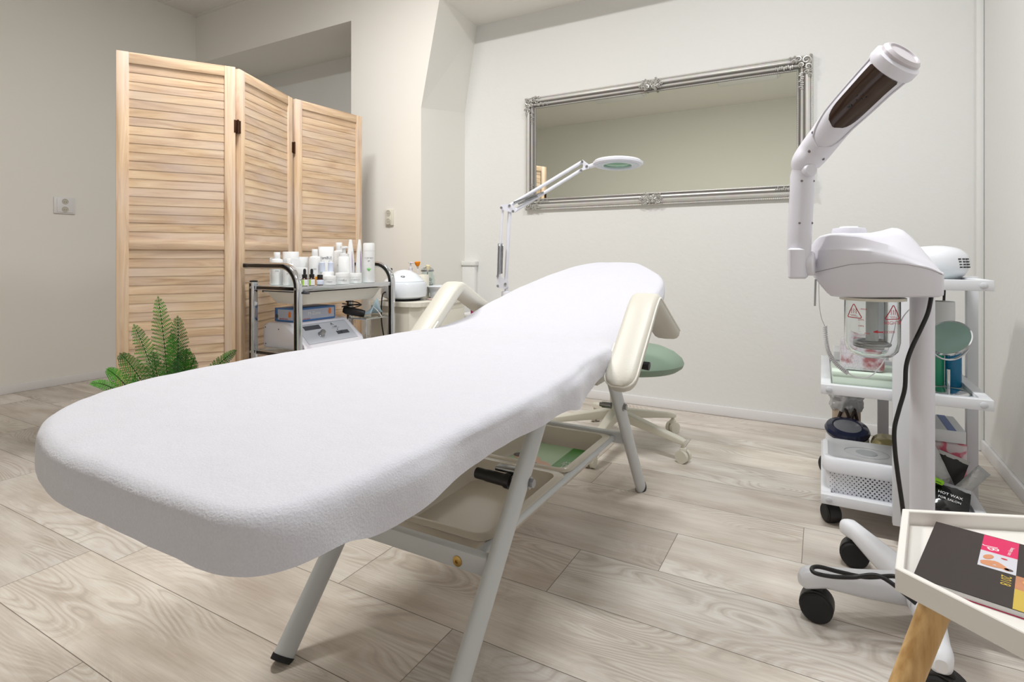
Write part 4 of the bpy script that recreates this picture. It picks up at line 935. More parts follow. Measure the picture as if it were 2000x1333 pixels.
obj('clamp_block', MB().box((fx.x - .017, fx.y - .014, fx.z - .035), (fx.x + .017, fx.y + .014, fx.z + .012), .003).cyl((fx.x, fx.y, fx.z), onF(989, 558, FL), .008, n=12), LMP, ml)
def F(x, y, d=0): return onF(x, y, FL + d)
def plate(name, pts, th=.012, off=0):
    a = [onF(x, y, FL - th + off) for x, y in pts]; b_ = [onF(x, y, FL + th + off) for x, y in pts]
    n = len(pts); mb = MB(); mb._add(a + b_, [list(range(n)), list(range(n, 2 * n))[::-1]] + [[i, (i + 1) % n, n + (i + 1) % n, n + i] for i in range(n)])
    return obj(name, mb, LMP, ml, smooth=False)
def arm(name, p, q, r=.0075): return obj(name, MB().tube([F(*p), F(*q)], r, 10), LMP, ml)
lp = plate('lower_joint', [(970, 538), (976, 536), (983, 545), (993, 549), (993, 561), (986, 565), (971, 562)])
arm('lower_arm', (974.5, 540), (981.5, 406), .0055); arm('lower_arm', (988, 552), (995.5, 412), .008)
pl = plate('elbow_joint', [(977, 400), (997, 398), (1003, 402), (1010, 412), (1003, 416), (995, 414), (980, 410)])
arm('upper_arm', (997, 401), (1136, 317)); arm('upper_arm', (1004, 413), (1134, 333))
pu = plate('head_joint', [(1133, 317), (1138, 312), (1151, 322), (1151, 329), (1138, 333), (1133, 336), (1131, 331), (1138, 328), (1139, 322)])
def boltp(par, x, y): obj('bolt', MB().cyl(F(x, y, -.016), F(x, y, -.010), .0055, n=8), STEEL, par)
for x, y in ((979, 406), (995, 402), (1002, 413)): boltp(pl, x, y)
for x, y in ((972, 540), (972, 559), (987, 555)): boltp(lp, x, y)
for x, y in ((1137, 316), (1146, 325), (1135, 333)): boltp(pu, x, y)
for p, q, d in (((974.5, 476), (972.5, 538), -.012), ((981.5, 476), (979.5, 535), -.012)):
    A, Bq = F(*p, d), F(*q, d); P = []
    ax = (Bq - A).normalized(); e1 = ax.orthogonal().normalized(); e2 = ax.cross(e1)
    for i in range(260): t_ = i / 259; P.append(A.lerp(Bq, t_) + e1 * math.cos(i * .9) * .0042 + e2 * math.sin(i * .9) * .0042)
    obj('spring', MB().tube(P, .0011, 5), STEEL, ml)
for p, q, d in (((1003, 396), (1062, 376), -.012), ((1012, 399), (1050, 383), -.012)):
    A, Bq = F(*p, d), F(*q, d); P = []; ax = (Bq - A).normalized(); e1 = ax.orthogonal().normalized(); e2 = ax.cross(e1)
    for i in range(260): t_ = i / 259; P.append(A.lerp(Bq, t_) + e1 * math.cos(i * .9) * .004 + e2 * math.sin(i * .9) * .004)
    obj('spring', MB().tube(P, .0011, 5), STEEL, ml)
HC = onF(1206, 320, 2.29); ax = (CF * .055 + CR * .03 + Vector((0, 0, 1))).normalized()
hd = obj('lamp_head', MB().lathe([(.058, -.009), (.092, -.009), (.100, -.004), (.101, .004), (.094, .011), (.068, .015), (.060, .012), (.058, -.009)], HC, 48, axis=ax, caps=False), LMP, ml)
obj('lens', MB().lathe([(0, -.008), (.034, -.006), (.059, -.002), (.059, .002), (.034, .006), (0, .008)], HC, 40, axis=ax), mat('green_tinted_lens', (96, 178, 134), .08, Transmission_Weight=.45), hd)
obj('light_ring', MB().lathe([(.064, -.0105), (.087, -.0105), (.089, -.0085), (.062, -.0085), (.064, -.0105)], HC, 40, axis=ax, caps=False), mat('grey_lamp_cover', (196, 204, 216), .25), hd)
obj('head_neck', MB().bar(F(1150, 326), HC - CR * .08, .022, .016, .004), LMP, hd)
obj('head_tab', MB().box(HC + CR * .090 + Vector((-.012, -.012, -.006)), HC + CR * .090 + Vector((.014, .012, .012)), .004), LMP, hd)
# ================================================================== STOOL
stx, sty = -0.82, 2.44
stl = thing('swivel_stool', 'sage green cushioned stool on a cream five-star base behind the couch', 'stool', (stx, sty, 0))
obj('column', MB().cyl((stx, sty, .11), (stx, sty, .24), .026, n=20).cyl((stx, sty, .24), (stx, sty, .365), .015, n=16), IVORY, stl)
for k in range(5):
    a = math.radians(55 + 72 * k); d = Vector((math.cos(a), math.sin(a), 0)); c = Vector((stx, sty, 0))
    s_ = Vector((-d.y, d.x, 0)); rings = []
    for r_, zt, hh, ww in ((.015, .155, .048, .024), (.08, .146, .040, .021), (.22, .118, .030, .018), (.325, .098, .024, .017), (.345, .092, .018, .013)):
        rings.append([c + d * r_ + s_ * x + Vector((0, 0, zt - hh / 2 + z)) for x, z in rrect(-ww, -hh / 2, ww, hh / 2, .006, 3)])
    lg = obj('leg', MB().loft(rings), IVORY, stl)
    e = c + d * .335
    obj('castor', MB().cyl((e + s_ * .022 + Vector((0, 0, .026))), (e + s_ * .006 + Vector((0, 0, .026))), .026, n=22).cyl((e - s_ * .022 + Vector((0, 0, .026))), (e - s_ * .006 + Vector((0, 0, .026))), .026, n=22).cyl(e + Vector((0, 0, .03)), e + Vector((0, 0, .08)), .008, n=12).box((e.x - .014, e.y - .014, .040), (e.x + .014, e.y + .014, .062), .006), IVORY, lg)
SCN = (-.735, 2.385, .352)
obj('seat', MB().lathe([(0, .006), (.150, .003), (.200, .008), (.220, .022), (.226, .038), (.218, .056), (.190, .080), (.145, .100), (.07, .114), (0, .118)], SCN, 48), GREENL, stl)
obj('seat_plate', MB().box((stx - .06, sty - .06, .345), (stx + .06, sty + .06, .358), .004), BLK, stl)
obj('height_lever', MB().tube([(stx, sty, .35), (stx + .14, sty - .07, .343)], [.004, .006], 8), BLK, stl)

# ================================================================== FACIAL STEAMER (right)
hx, hy = 0.203, 1.596
stm = thing('facial_steamer', 'white facial steamer on a pole with bent arm and glass water jar', 'steamer', (hx, hy, 0))
for k, an in enumerate((207, 124, 50, -15, -92)):
    a = math.radians(an); d = Vector((math.cos(a), math.sin(a), 0)); s_ = Vector((-d.y, d.x, 0)); c = Vector((hx, hy, 0)); R_ = (.255, .245, .25, .25, .29)[k]
    rings = []
    for r_, zt, hh, ww in ((.01, .108, .066, .040), (.06, .108, .064, .035), (.14, .112, .056, .027), (R_ - .03, .119, .044, .021), (R_, .120, .046, .022), (R_ + .016, .115, .042, .019), (R_ + .025, .104, .024, .010)):
        rings.append([c + d * r_ + s_ * (x * ww) + Vector((0, 0, zt - hh / 2 + z * hh / 2)) for x, z in [((abs(math.cos(t)) ** .7) * (1 if math.cos(t) > 0 else -1), (abs(math.sin(t)) ** .8) * (1 if math.sin(t) > 0 else -1)) for t in [2 * PI * i / 18 for i in range(18)]]])
    lg = obj('foot', MB().loft(rings), WPL2, stm)
    sw = math.radians((20, -25, 40, 10, -30)[k]); e = c + d * (R_ - .002) + Vector((.012 * math.cos(sw), .012 * math.sin(sw), 0)); wd = Vector((-math.sin(sw), math.cos(sw), 0)) if k != 0 else Vector((.82, .57, 0))
    wd = (CR * .55 + CF * .8).normalized() if k < 2 else wd
    z0 = Vector((0, 0, .034))
    cs = obj('castor', MB().lathe([(0, -.024), (.030, -.024), (.034, -.020), (.034, -.006), (.030, -.003), (0, -.003)], e + z0, 26, axis=wd).lathe([(0, .003), (.030, .003), (.034, .006), (.034, .020), (.030, .024), (0, .024)], e + z0, 26, axis=wd), RUB, lg)
    obj('castor_hood', MB().lathe([(.0355, -.018), (.0365, 0), (.0355, .018)], e + z0 + Vector((0, 0, .003)), 26, axis=wd).box((e.x - .012, e.y - .012, .05), (e.x + .012, e.y + .012, .078), .004), BLK, cs)
obj('pole', MB().cyl((hx, hy, .07), (hx, hy, .762), .0242, n=28), WPL, stm)
obj('hub', MB().lathe([(.045, .045), (.055, .055), (.052, .11), (.034, .14), (.028, .16)], (hx, hy, 0), 28), WPL2, stm)
# body, long axis across the view
CAMP = Vector((0, 0, CAMZ)); c0 = onF(1712, 500, 1.29); lb = Vector((0.071, 0.9975, 0)).normalized(); la = Vector((lb.y, -lb.x, 0))
def bp_(x, y, dd=0):
    r_ = ray(x, y); return CAMP + r_ * ((c0 + lb * dd - CAMP).dot(lb) / r_.dot(lb))
def curve_y(tab, x):
    if x <= tab[0][0]: return tab[0][1]
    for (xa, ya), (xb, yb_) in zip(tab, tab[1:]):
        if x <= xb: return ya + (yb_ - ya) * (x - xa) / (xb - xa)
    return tab[-1][1]
YT = [(1584, 478), (1588, 470), (1598, 461), (1612, 457), (1640, 455), (1700, 455), (1722, 451), (1745, 445), (1757, 446), (1770, 451), (1785, 464), (1800, 480), (1815, 497), (1830, 515), (1842, 531)]
YU = [(1584, 480), (1590, 471), (1600, 463), (1626, 459), (1676, 462), (1732, 476), (1787, 498), (1824, 516), (1842, 533)]
YC = [(1584, 492), (1594, 489), (1637, 486), (1704, 490), (1760, 503), (1801, 517), (1842, 537)]
YPt = [(1585, 534), (1615, 527), (1660, 517), (1718, 513), (1773, 517), (1815, 525.5), (1842, 537)]
YB = [(1584, 536), (1594, 549), (1604, 561), (1613, 572), (1622, 579), (1640, 581), (1700, 582), (1836, 581), (1842, 578)]
HD = [(1583, .050), (1588, .066), (1596, .080), (1612, .093), (1640, .102), (1700, .108), (1760, .106), (1800, .098), (1830, .087), (1840, .080), (1844, .068)]
xs_ = [1583.5, 1585, 1588, 1592, 1598, 1606, 1614, 1622, 1634] + [1645 + 11 * i for i in range(17)] + [1830, 1836, 1840, 1842.5, 1844]
def sec(x, lower):
    h_ = curve_y(HD, x); yt, yu, yc, yp, yb_ = [curve_y(T_, x) for T_ in (YT, YU, YC, YPt, YB)]
    yu = max(yu, yt + 1.5); yc = max(yc, yu + 1); yp = max(yp, yc + 1.2)
    if lower: half = [(0, yb_), (.45, yb_), (.84, yb_ - .5), (.93, yb_ - 3), (.965, yb_ - 8), (.995, yp + 3), (.998, yp + .35)]
    else: half = [(.998, yp - .15), (1.0, yp - 3), (.985, yc + (yp - yc) * .35), (.965, yc + 1.2), (.94, yc - .5), (.88, yc - (yc - yu) * .35), (.815, yu + 1.4), (.76, yu - .4), (.55, yt + (yu - yt) * .35), (.28, yt + .3), (0, yt)]
    s_a = (bp_(x, 500, -h_) - c0).dot(la); near, far = [], []
    for d, y in half:
        p = c0 + la * s_a - lb * (d * h_); z = CAMZ + (500 - y) / 1087 * (p - CAMP).dot(CF); p.z = z; near.append(p)
        q = c0 + la * s_a + lb * (d * h_); q.z = z; far.append(q)
    return near + far[::-1][(0 if lower else 1):(-1 if lower else None)]
body = obj('upper_shell', MB().loft([sec(x, False) for x in xs_]), WPL, stm)
obj('lower_shell', MB().loft([sec(x, True) for x in xs_]), WPL, stm)
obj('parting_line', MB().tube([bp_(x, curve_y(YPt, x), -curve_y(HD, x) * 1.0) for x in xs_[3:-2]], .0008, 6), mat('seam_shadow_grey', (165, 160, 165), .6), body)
obj('fill_cap', MB().lathe([(.034, -.012), (.036, .004), (.034, .012), (.020, .0135), (.018, .016), (0, .016)], bp_(1658, 456, .0), 32), WPL, body)
obj('base_collar', MB().lathe([(.066, .0), (.066, .006), (.058, .008)], bp_(1704, 586, -.01), 32), IVORY, body)
# arm: joint block, lower tube, elbow, upper tube with dark window
def A_(x, y, f=1.28): return onF(x, y, f)
jb = obj('arm_joint', MB().loft([[A_(1558 + wx * (20 if i not in (0, 5) else 15) * 1.0, yy, 1.28 + dz * .028 * (1 if i not in (0, 5) else .8)) for wx, dz in [(math.copysign(abs(math.cos(t)) ** .6, math.cos(t)), math.copysign(abs(math.sin(t)) ** .6, math.sin(t))) for t in [2 * PI * k / 20 for k in range(20)]]] for i, yy in enumerate((545, 541, 525, 500, 488, 485))]), WPL, stm)
obj('joint_ring', MB().lathe([(.026, 0), (.028, .004), (.028, .014), (.024, .018)], A_(1574, 515), 26, axis=la), WPL, jb)
la_ = obj('lower_arm', MB().tube([A_(1560, 530), A_(1560, 515), A_(1562, 450), A_(1566, 380), A_(1567, 345), A_(1568, 328)], [.018, .0245, .0255, .0255, .0255, .022], 28), WPL, stm)
el = obj('elbow_disc', MB().lathe([(0, .036), (.012, .035), (.015, .031), (.015, .02), (0, .02)], A_(1569, 336) , 22, axis=-CF), WPL, la_)
U = [A_(1568, 333, 1.28), A_(1573, 318, 1.275), A_(1590, 296, 1.265), A_(1612, 268, 1.24), A_(1640, 232, 1.21), A_(1672, 199, 1.175), A_(1708, 162, 1.14), A_(1735, 136, 1.115), A_(1746, 125, 1.105), A_(1757, 113, 1.095)]
UR = [.024, .030, .0335, .034, .036, .039, .041, .043, .0445, .041]
URc = [Vector((r_, 0, 0)) for r_ in UR]
ua = obj('upper_arm', MB().tube(cat_curve(U, 5), [v.x for v in cat_curve(URc, 5)], 40), WPL, stm)
def upos(t):
    i = min(int(t), len(U) - 2); f = t - i; return U[i].lerp(U[i + 1], f), UR[i] + (UR[i + 1] - UR[i]) * f
def upatch(t0, t1, half, gr, rnd0=1.0, n=18, m=12, off=0.0):
    rings = []
    for i in range(n + 1):
        t = t0 + (t1 - t0) * i / n; p, r = upos(t); ax_ = (upos(min(t + .2, len(U) - 1.001))[0] - upos(max(t - .2, 0))[0]).normalized()
        fr_ = (Vector((0, 0, CAMZ)) - p); fr_ = (fr_ - ax_ * fr_.dot(ax_)).normalized(); sd = ax_.cross(fr_)
        f = i / n; h = half * (min(1, math.sqrt(max(0, 1 - (1 - min(1, f / .30)) ** 2)))) if rnd0 else half
        h *= .9 + .1 * min(1, (1 - f) / .04); h = max(h, .06)
        rings.append([p + (fr_ * math.cos(a + off) + sd * math.sin(a + off)) * (r + gr) for a in [h * (-1 + 2 * j / m) for j in range(m + 1)]])
    return rings
WIN = mat('smoked_brown_window', (62, 46, 38), .12, vary=.25, vscale=14)
obj('window', MB().loft(upatch(3.75, 7.1, .80, .0012), closed=False), WIN, ua)
mb = MB()
for (t, a) in ((5.3, -.05), (5.45, .1), (5.6, -.02), (5.45, -.2), (5.6, .2), (5.0, -.05), (4.95, -.1)):
    r_ = upatch(t, t + .05, .03, .002, 0, 2, 2, a); mb.sph(r_[1][1], .0016 if t > 5.2 else .0032, 8)
obj('nozzle_holes', mb, BLK, ua)
for s in (1, -1):
    edge = [r_[0] if s > 0 else r_[-1] for r_ in upatch(2.6, 7.8, 1.15, .0012)]
    obj('arm_ridge', MB().tube(edge, .0016, 8), WPL, ua)
axn = (U[-1] - U[-3]).normalized()
obj('nozzle_collar', MB().lathe([(.0445, -.012), (.047, -.006), (.0465, .010), (.040, .014)], U[-2], 36, axis=axn), WPL, ua)
obj('nozzle_cap', MB().lathe([(.040, 0), (.040, .006), (.034, .012), (.030, .012), (.028, .009), (0, .009)], U[-1] + axn * .000 , 36, axis=axn), mat('nozzle_grey', (198, 192, 198), .35), ua)
mb = MB()
for t, a, r_ in ((1.9, -.25, .0032), (1.9, .85, .003), (3.0, -.9, .003), (7.6, -.45, .0034)):
    q = upatch(t, t + .05, .02, .0002, 0, 2, 2, a); mb.sph(q[1][1], r_, 8, (1, .4, 1.2))
obj('screw_hole', mb, mat('hole_shadow_grey', (120, 112, 116), .6), ua)
mb = MB()
for x, y in ((1556, 356), (1580, 356), (1552, 437), (1577, 437)):
    p = A_(x, y, 1.28); q = A_(1566 if y < 400 else 1563, y, 1.28); v = (p - q); dd = -CF * math.sqrt(max(0, .0255 ** 2 - v.length ** 2)); mb.sph(q + v + dd, .0028, 8, (1, .5, 1))
obj('screw_hole', mb, mat('hole_shadow_grey2', (130, 122, 126), .6), la_)
# glass jar with heating coil and red warnings
jc = bp_(1703, 583, -.012); jr = .0552
JG = glass('jar_glass', (248, 250, 250), .0, ior=1.2)
jar = obj('water_jar', MB().lathe([(jr - .002, 0), (jr, -.004), (jr, -.098), (jr - .004, -.118), (jr - .014, -.130), (jr - .03, -.135), (0, -.136), (0, -.133), (jr - .031, -.132), (jr - .016, -.127), (jr - .0065, -.116), (jr - .0025, -.098), (jr - .0025, 0)], jc, 48), JG, stm)
cp = []
for i in range(50):
    a = i / 49 * 2 * PI * 1.75; cp.append(jc + Vector((.034 * math.cos(a + .6), .034 * math.sin(a + .6), -.100 - .010 * i / 49)))
obj('heating_coil', MB().tube([jc + Vector((.034 * math.cos(.6), .034 * math.sin(.6), -.004)), jc + Vector((.034 * math.cos(.6), .034 * math.sin(.6), -.09))] + cp, .0042, 12), STEEL, jar)
obj('steam_tube', MB().cyl(jc, jc + Vector((0, 0, -.098)), .0125, n=20), mat('steam_tube_grey', (196, 200, 202), .3), jar)
def jmap(u, v, g=.0007):
    """wrap print onto the jar: u metres round the jar from its nearest line, v metres below the rim"""
    fr_ = -(CF * 1.0 + CR * .62).normalized(); sd = Vector((-fr_.y, fr_.x, 0)); a = u / jr
    return jc + (fr_ * math.cos(a) + sd * math.sin(a)) * (jr + g) + Vector((0, 0, -v))
def jline(mb, pts, r=.0008):
    P = []
    for i in range(len(pts) - 1):
        for k in range(6): f = k / 6; P.append(jmap(pts[i][0] * (1 - f) + pts[i + 1][0] * f, pts[i][1] * (1 - f) + pts[i + 1][1] * f))
    P.append(jmap(*pts[-1])); mb.tube(P, r, 6)
def jtext(mb, s, size, u, v):
    n0 = len(mb.bm.verts); mb.text(s, size, Matrix.Identity(4), .0001); mb.bm.verts.ensure_lookup_table()
    for vv in list(mb.bm.verts)[n0:]: vv.co = jmap(u + vv.co.x, v - vv.co.y, .0006 + vv.co.z)
for cu, sc in ((-.038, 1.0), (.043, 1.08)):
    mb = MB(); h = .017 * sc
    jline(mb, [(cu - .001, .012), (cu + .001, .012), (cu + h, .040), (cu + h - .001, .0425), (cu - h + .001, .0425), (cu - h, .040), (cu - .001, .012)], .0009)
    for dx in (-.0055, 0, .0055): jline(mb, [(cu + dx + (.0012 if i % 2 else -.0012), .022 + .0022 * i) for i in range(6)], .0005)
    jline(mb, [(cu - .009, .0365), (cu + .006, .0365)], .0005); jline(mb, [(cu - .007, .0390), (cu + .009, .0390)], .0005)
    obj('warning_triangle', mb, RED, jar)
for tx_, sz, u, v in (('HIGH TEMP', .0108, .050, .051), ('- MAX', .0058, -.018, .022), ('250ML', .0048, -.022, .046), ('150ML', .0048, -.022, .060), ('LOOSEN', .0072, .033, .071), ('MIN', .0056, -.010, .076)):
    mb = MB(); jtext(mb, tx_, sz, u, v); obj('red_lettering', mb, RED, jar)
mb = MB(); jline(mb, [(.005, .071), (.020, .071)], .0014); jline(mb, [(.002, .0712), (.010, .0680)], .0010); jline(mb, [(.002, .0715), (.010, .0725)], .0010)
obj('red_arrow', mb, RED, jar)
mb = MB()
for i in range(9): jline(mb, [(-.028, .045 + .0035 * i), (-.024 + (.003 if i % 4 == 0 else 0), .045 + .0035 * i)], .00025)
obj('scale_marks', mb, mat('grey_scale_print', (150, 150, 150), .5), jar)
# loose parts hanging from the body: rod, coiled lead, black mains cord
obj('steel_rod', MB().cyl(A_(1593, 546, 1.30), A_(1591.5, 598, 1.30), .0022, n=10), STEEL, stm)
P = cat_curve([A_(1599, 540, 1.33), A_(1600, 590, 1.33), A_(1604, 620, 1.34), A_(1611, 637, 1.34)], 5)
ctr = cat_curve([A_(1611, 637, 1.34), A_(1613, 665, 1.34), A_(1619, 690, 1.34), A_(1634, 712, 1.34), A_(1655, 729, 1.34)], 60); H = []
for i, c in enumerate(ctr):
    t = (ctr[min(i + 1, len(ctr) - 1)] - ctr[max(i - 1, 0)]).normalized(); e1 = CF; e2 = t.cross(e1); a = i * 2 * PI * 34 / len(ctr)
    H.append(c + e1 * math.cos(a) * .0042 + e2 * math.sin(a) * .0042)
P2 = cat_curve([A_(1656, 728, 1.34), A_(1666, 735, 1.34), A_(1684, 739, 1.34), A_(1706, 731, 1.34), A_(1730, 700, 1.33), A_(1748, 655, 1.33), A_(1765, 618, 1.33), A_(1786, 596, 1.34)], 6)
obj('coiled_lead', MB().tube(P + H + P2, [.0011] * len(P) + [.0014] * len(H) + [.0013] * len(P2), 6), WPL2, stm)
P = [A_(1819, 580, 1.25), A_(1812, 612, 1.24), A_(1797, 646, 1.24), A_(1780, 682, 1.24), A_(1770, 715, 1.24), A_(1767, 760, 1.24), A_(1756, 800, 1.24), A_(1747, 838, 1.24), A_(1748, 880, 1.24), A_(1754, 930, 1.24), A_(1762, 985, 1.24), A_(1768, 1040, 1.24), A_(1775, 1110, 1.225)]
P += [onF(1760, 1128, 1.22), onF(1740, 1126, 1.235), onF(1690, 1128, 1.25), onF(1640, 1118, 1.262), onF(1600, 1108, 1.27), onF(1586, 1111, 1.26), onF(1592, 1120, 1.24), onF(1625, 1127, 1.235), onF(1665, 1128.5, 1.23), onF(1720, 1127, 1.2), onF(1790, 1180, 1.15)]
obj('mains_cord', MB().tube(cat_curve(P, 8), .0046, 10), BLK, stm)

# ================================================================== WHITE TROLLEY (right)
wx0, wx1, wy0, wy1 = -0.004, 0.414, 1.985, 2.56
wt = thing('white_trolley', 'white square-tube trolley with glass shelves behind the steamer', 'trolley', ((wx0 + wx1) / 2, (wy0 + wy1) / 2, 0))
for z in (.752, .420, .078):
    mb = MB(); b_ = .028
    mb.box((wx0, wy0, z), (wx1, wy0 + b_, z + .030), .0015); mb.box((wx0, wy1 - b_, z), (wx1, wy1, z + .030), .0015)
    mb.box((wx0, wy0 + b_, z), (wx0 + b_, wy1 - b_, z + .030), .0015); mb.box((wx1 - b_, wy0 + b_, z), (wx1, wy1 - b_, z + .030), .0015)
    f_ = obj('shelf_frame', mb, WMET, wt)
    for x in (wx0 + .022, wx1 - .022): obj('plug', MB().lathe([(.009, 0), (.009, .0015), (.007, .003), (0, .003)], (x, wy0, z + .015), 16, axis=(0, -1, 0)), mat('plug_grey', (206, 208, 214), .5), f_)
    if z > .1: obj('glass_shelf', MB().box((wx0 + b_ - .006, wy0 + b_ - .006, z + .012), (wx1 - b_ + .006, wy1 - b_ + .006, z + .017)), mat('mirrored_shelf_glass', (196, 206, 206), .06, vary=.01), wt, smooth=False)
    else: obj('shelf_board', MB().box((wx0 + b_ - .006, wy0 + b_ - .006, z + .008), (wx1 - b_ + .006, wy1 - b_ + .006, z + .016)), WMET, wt, smooth=False)
obj('post', MB().box((.180, wy0 - .024, .062), (.228, wy0 - .001, .782), .0015), WMET, wt)
obj('post', MB().box((.186, wy1 + .001, .060), (.222, wy1 + .022, .782), .0015), WMET, wt)
pr = obj('post', MB().box((.416, 2.33, .022), (.446, 2.362, .782), .0015), WMET, wt); obj('end_cap', MB().box((.415, 2.329, .002), (.447, 2.363, .022), .001), BLK, pr)
for x, y in ((wx0 + .028, wy0 + .065), (wx0 + .020, wy1 - .045), (wx1 - .05, wy0 + .065), (wx1 - .05, wy1 - .045)):
    c = obj('castor', MB().lathe([(0, -.022), (.024, -.022), (.029, -.018), (.029, -.004), (0, -.004)], (x, y, .029), 24, axis=(.9, .44, 0)).lathe([(0, .004), (.029, .004), (.029, .018), (.024, .022), (0, .022)], (x, y, .029), 24, axis=(.9, .44, 0)), RUB, wt)
    obj('castor_fork', MB().lathe([(.031, -.016), (.032, 0), (.031, .016)], (x, y, .031), 24, axis=(.9, .44, 0)).cyl((x, y, .05), (x, y, .078), .01, n=12), BLK, c)
# --- top shelf
zt = .7695
uv_ = thing('nail_lamp', 'rounded white vented lamp unit on the top shelf of the white trolley', 'lamp', (.36, 2.24, zt)); UC = Vector((.318, 2.235, zt + .0005)); la2 = (CR * .96 + CF * .28).normalized(); lb2 = Vector((-la2.y, la2.x, 0))
rings = []
for x, zb, z2, hd_ in ((-.088, .055, .075, .02), (-.085, .035, .090, .045), (-.07, .012, .102, .065), (-.04, .0, .110, .078), (0, .0, .113, .082), (.035, .0, .110, .078), (.055, .018, .100, .07), (.068, .035, .088, .055), (.074, .048, .075, .03)):
    rings.append([UC + la2 * x + lb2 * (math.copysign(abs(math.cos(t)) ** .75, math.cos(t)) * hd_) + Vector((0, 0, (zb + z2) / 2 + math.copysign(abs(math.sin(t)) ** .8, math.sin(t)) * (z2 - zb) / 2)) for t in [2 * PI * k / 28 for k in range(28)]])
ub = obj('shell', MB().loft(rings), WPL2, uv_)
obj('foot_block', MB().box((-.055, -.05, 0), (.055, .05, .03), .006, 2, Matrix.Translation(UC) @ Matrix((la2, lb2, Vector((0, 0, 1)))).transposed().to_4x4()), WPL2, uv_)
mb = MB()
for i in range(4):
    for j in range(3):
        p = UC + la2 * (-.012 + .016 * j + .002 * i) - lb2 * .0800 + Vector((0, 0, .070 - .0085 * i)); mb.bar(p, p + la2 * .011, .004, .004, .001)
obj('vents', mb, BLK, ub)
pg = thing('cable_plug', 'black plug and cable at the right end of the top shelf', 'cable', (.385, 2.36, zt))
obj('cable', MB().tube(cat_curve([(.350, 2.345, .80), (.372, 2.355, .795), (.385, 2.36, .778), (.40, 2.365, .776)], 5), .004, 8), BLK, pg); obj('plug', MB().box((.370, 2.40, zt), (.408, 2.425, zt + .006), .001), BLK, pg)
# --- middle shelf
zm = .4378
gbx = thing('pale_green_box', 'long pale green box on the middle shelf of the white trolley', 'box', (.13, 2.12, zm))
MNT = mat('pale_green_card', (214, 230, 216), .55, vary=.01)
obj('box', MB().box((.028, 2.018, zm), (.248, 2.200, zm + .050), .002), MNT, gbx); obj('lid_edge', MB().box((.026, 2.016, zm + .038), (.250, 2.202, zm + .0505), .002), MNT, gbx)
FLOR, N, L, b = nt('floral_film_print'); setp(b, Roughness=.25)
tc = N.new('ShaderNodeTexCoord'); vo = N.new('ShaderNodeTexVoronoi'); vo.feature = 'DISTANCE_TO_EDGE'; vo.inputs['Scale'].default_value = 90; L.new(tc.outputs['Object'], vo.inputs[0])
n1 = N.new('ShaderNodeTexNoise'); n1.inputs['Scale'].default_value = 22; n1.inputs['Detail'].default_value = 5; L.new(tc.outputs['Object'], n1.inputs[0])
r1 = N.new('ShaderNodeValToRGB'); e = r1.color_ramp.elements; e[0].position = .50; e[0].color = srgb((222, 217, 226)); e[1].position = .64; e[1].color = srgb((176, 112, 116)); L.new(n1.outputs[0], r1.inputs[0])
r2 = N.new('ShaderNodeValToRGB'); r2.color_ramp.elements[0].position = .0; r2.color_ramp.elements[0].color = (.25, .22, .3, 1); r2.color_ramp.elements[1].position = .07; r2.color_ramp.elements[1].color = (1, 1, 1, 1); L.new(vo.outputs[0], r2.inputs[0])
m_x = N.new('ShaderNodeMix'); m_x.data_type = 'RGBA'; m_x.blend_type = 'MULTIPLY'; m_x.inputs[0].default_value = .3; L.new(r1.outputs[0], m_x.inputs[6]); L.new(r2.outputs[0], m_x.inputs[7]); L.new(m_x.outputs[2], b.inputs['Base Color'])
tb = thing('tissue_pack', 'floral film-wrapped pack standing on the pale green box', 'pack', (.11, 2.10, zm + .051))
obj('pack', MB().box((.050, 2.045, zm + .051), (.168, 2.125, zm + .150), .014, 4), FLOR, tb)
nb = thing('white_carton', 'white carton behind the pale green box on the middle shelf', 'box', (.07, 2.35, zm))
obj('carton', MB().box((.035, 2.27, zm), (.16, 2.42, zm + .075), .002), BOT2, nb); obj('flap', MB().bar((.035, 2.27, zm + .045), (.16, 2.27, zm + .045), .002, .001, 0), LBL, nb)
cm = thing('vanity_mirror', 'round chrome table mirror tilted on its stand on the middle shelf', 'mirror', (.335, 2.11, zm)); cb_ = Vector((.332, 2.105, zm))
obj('base', MB().lathe([(0, 0), (.052, 0), (.053, .003), (.045, .006), (.006, .010), (0, .010)], cb_, 36), CHROME, cm)
obj('stand', MB().cyl(cb_ + Vector((0, 0, .008)), cb_ + Vector((0, 0, .070)), .0045, n=12), CHROME, cm)
mc = onF(1853, 661, 1.69); mn = (Vector((0, 0, CAMZ)) - mc).normalized(); mn = (mn * .62 - CR * .45 + Vector((0, 0, .62))).normalized()
dk = obj('mirror_disc', MB().lathe([(0, -.006), (.056, -.006), (.060, -.003), (.060, .003), (.057, .0045), (.055, .0035)], mc, 48, axis=mn), CHROME, cm)
obj('mirror_face', MB().lathe([(.0555, .0036), (.0555, .0042), (0, .0042)], mc, 48, axis=mn), mat('mirror_face', (186, 214, 205), .04, .7, vary=0), dk)
fs = CR; arcp = []
for i in range(17):
    a = PI + PI * i / 16 ; arcp.append(mc + fs * math.cos(a) * .066 + Vector((0, 0, math.sin(a) * .066)) )
obj('yoke', MB().tube(arcp, .0035, 8, flat=1.6, flatdir=CF), CHROME, cm)
def item_bottle(name, label, c, r, h, m, capm, cf=.85, capr=.6):
    t = thing(name, label, 'bottle', c); obj('body', MB().lathe([(0, 0), (r * .95, 0), (r, .003), (r, h * cf - .006), (r * .9, h * cf)], c, 26), m, t); obj('cap', MB().lathe([(r * capr, h * cf), (r * capr, h - .002), (0, h)], c, 22), capm, t); return t
BLUEM = glass('blue_liquid_plastic', (20, 140, 190), .1); GRNM = mat('green_plastic_bottle', (50, 160, 120), .25)
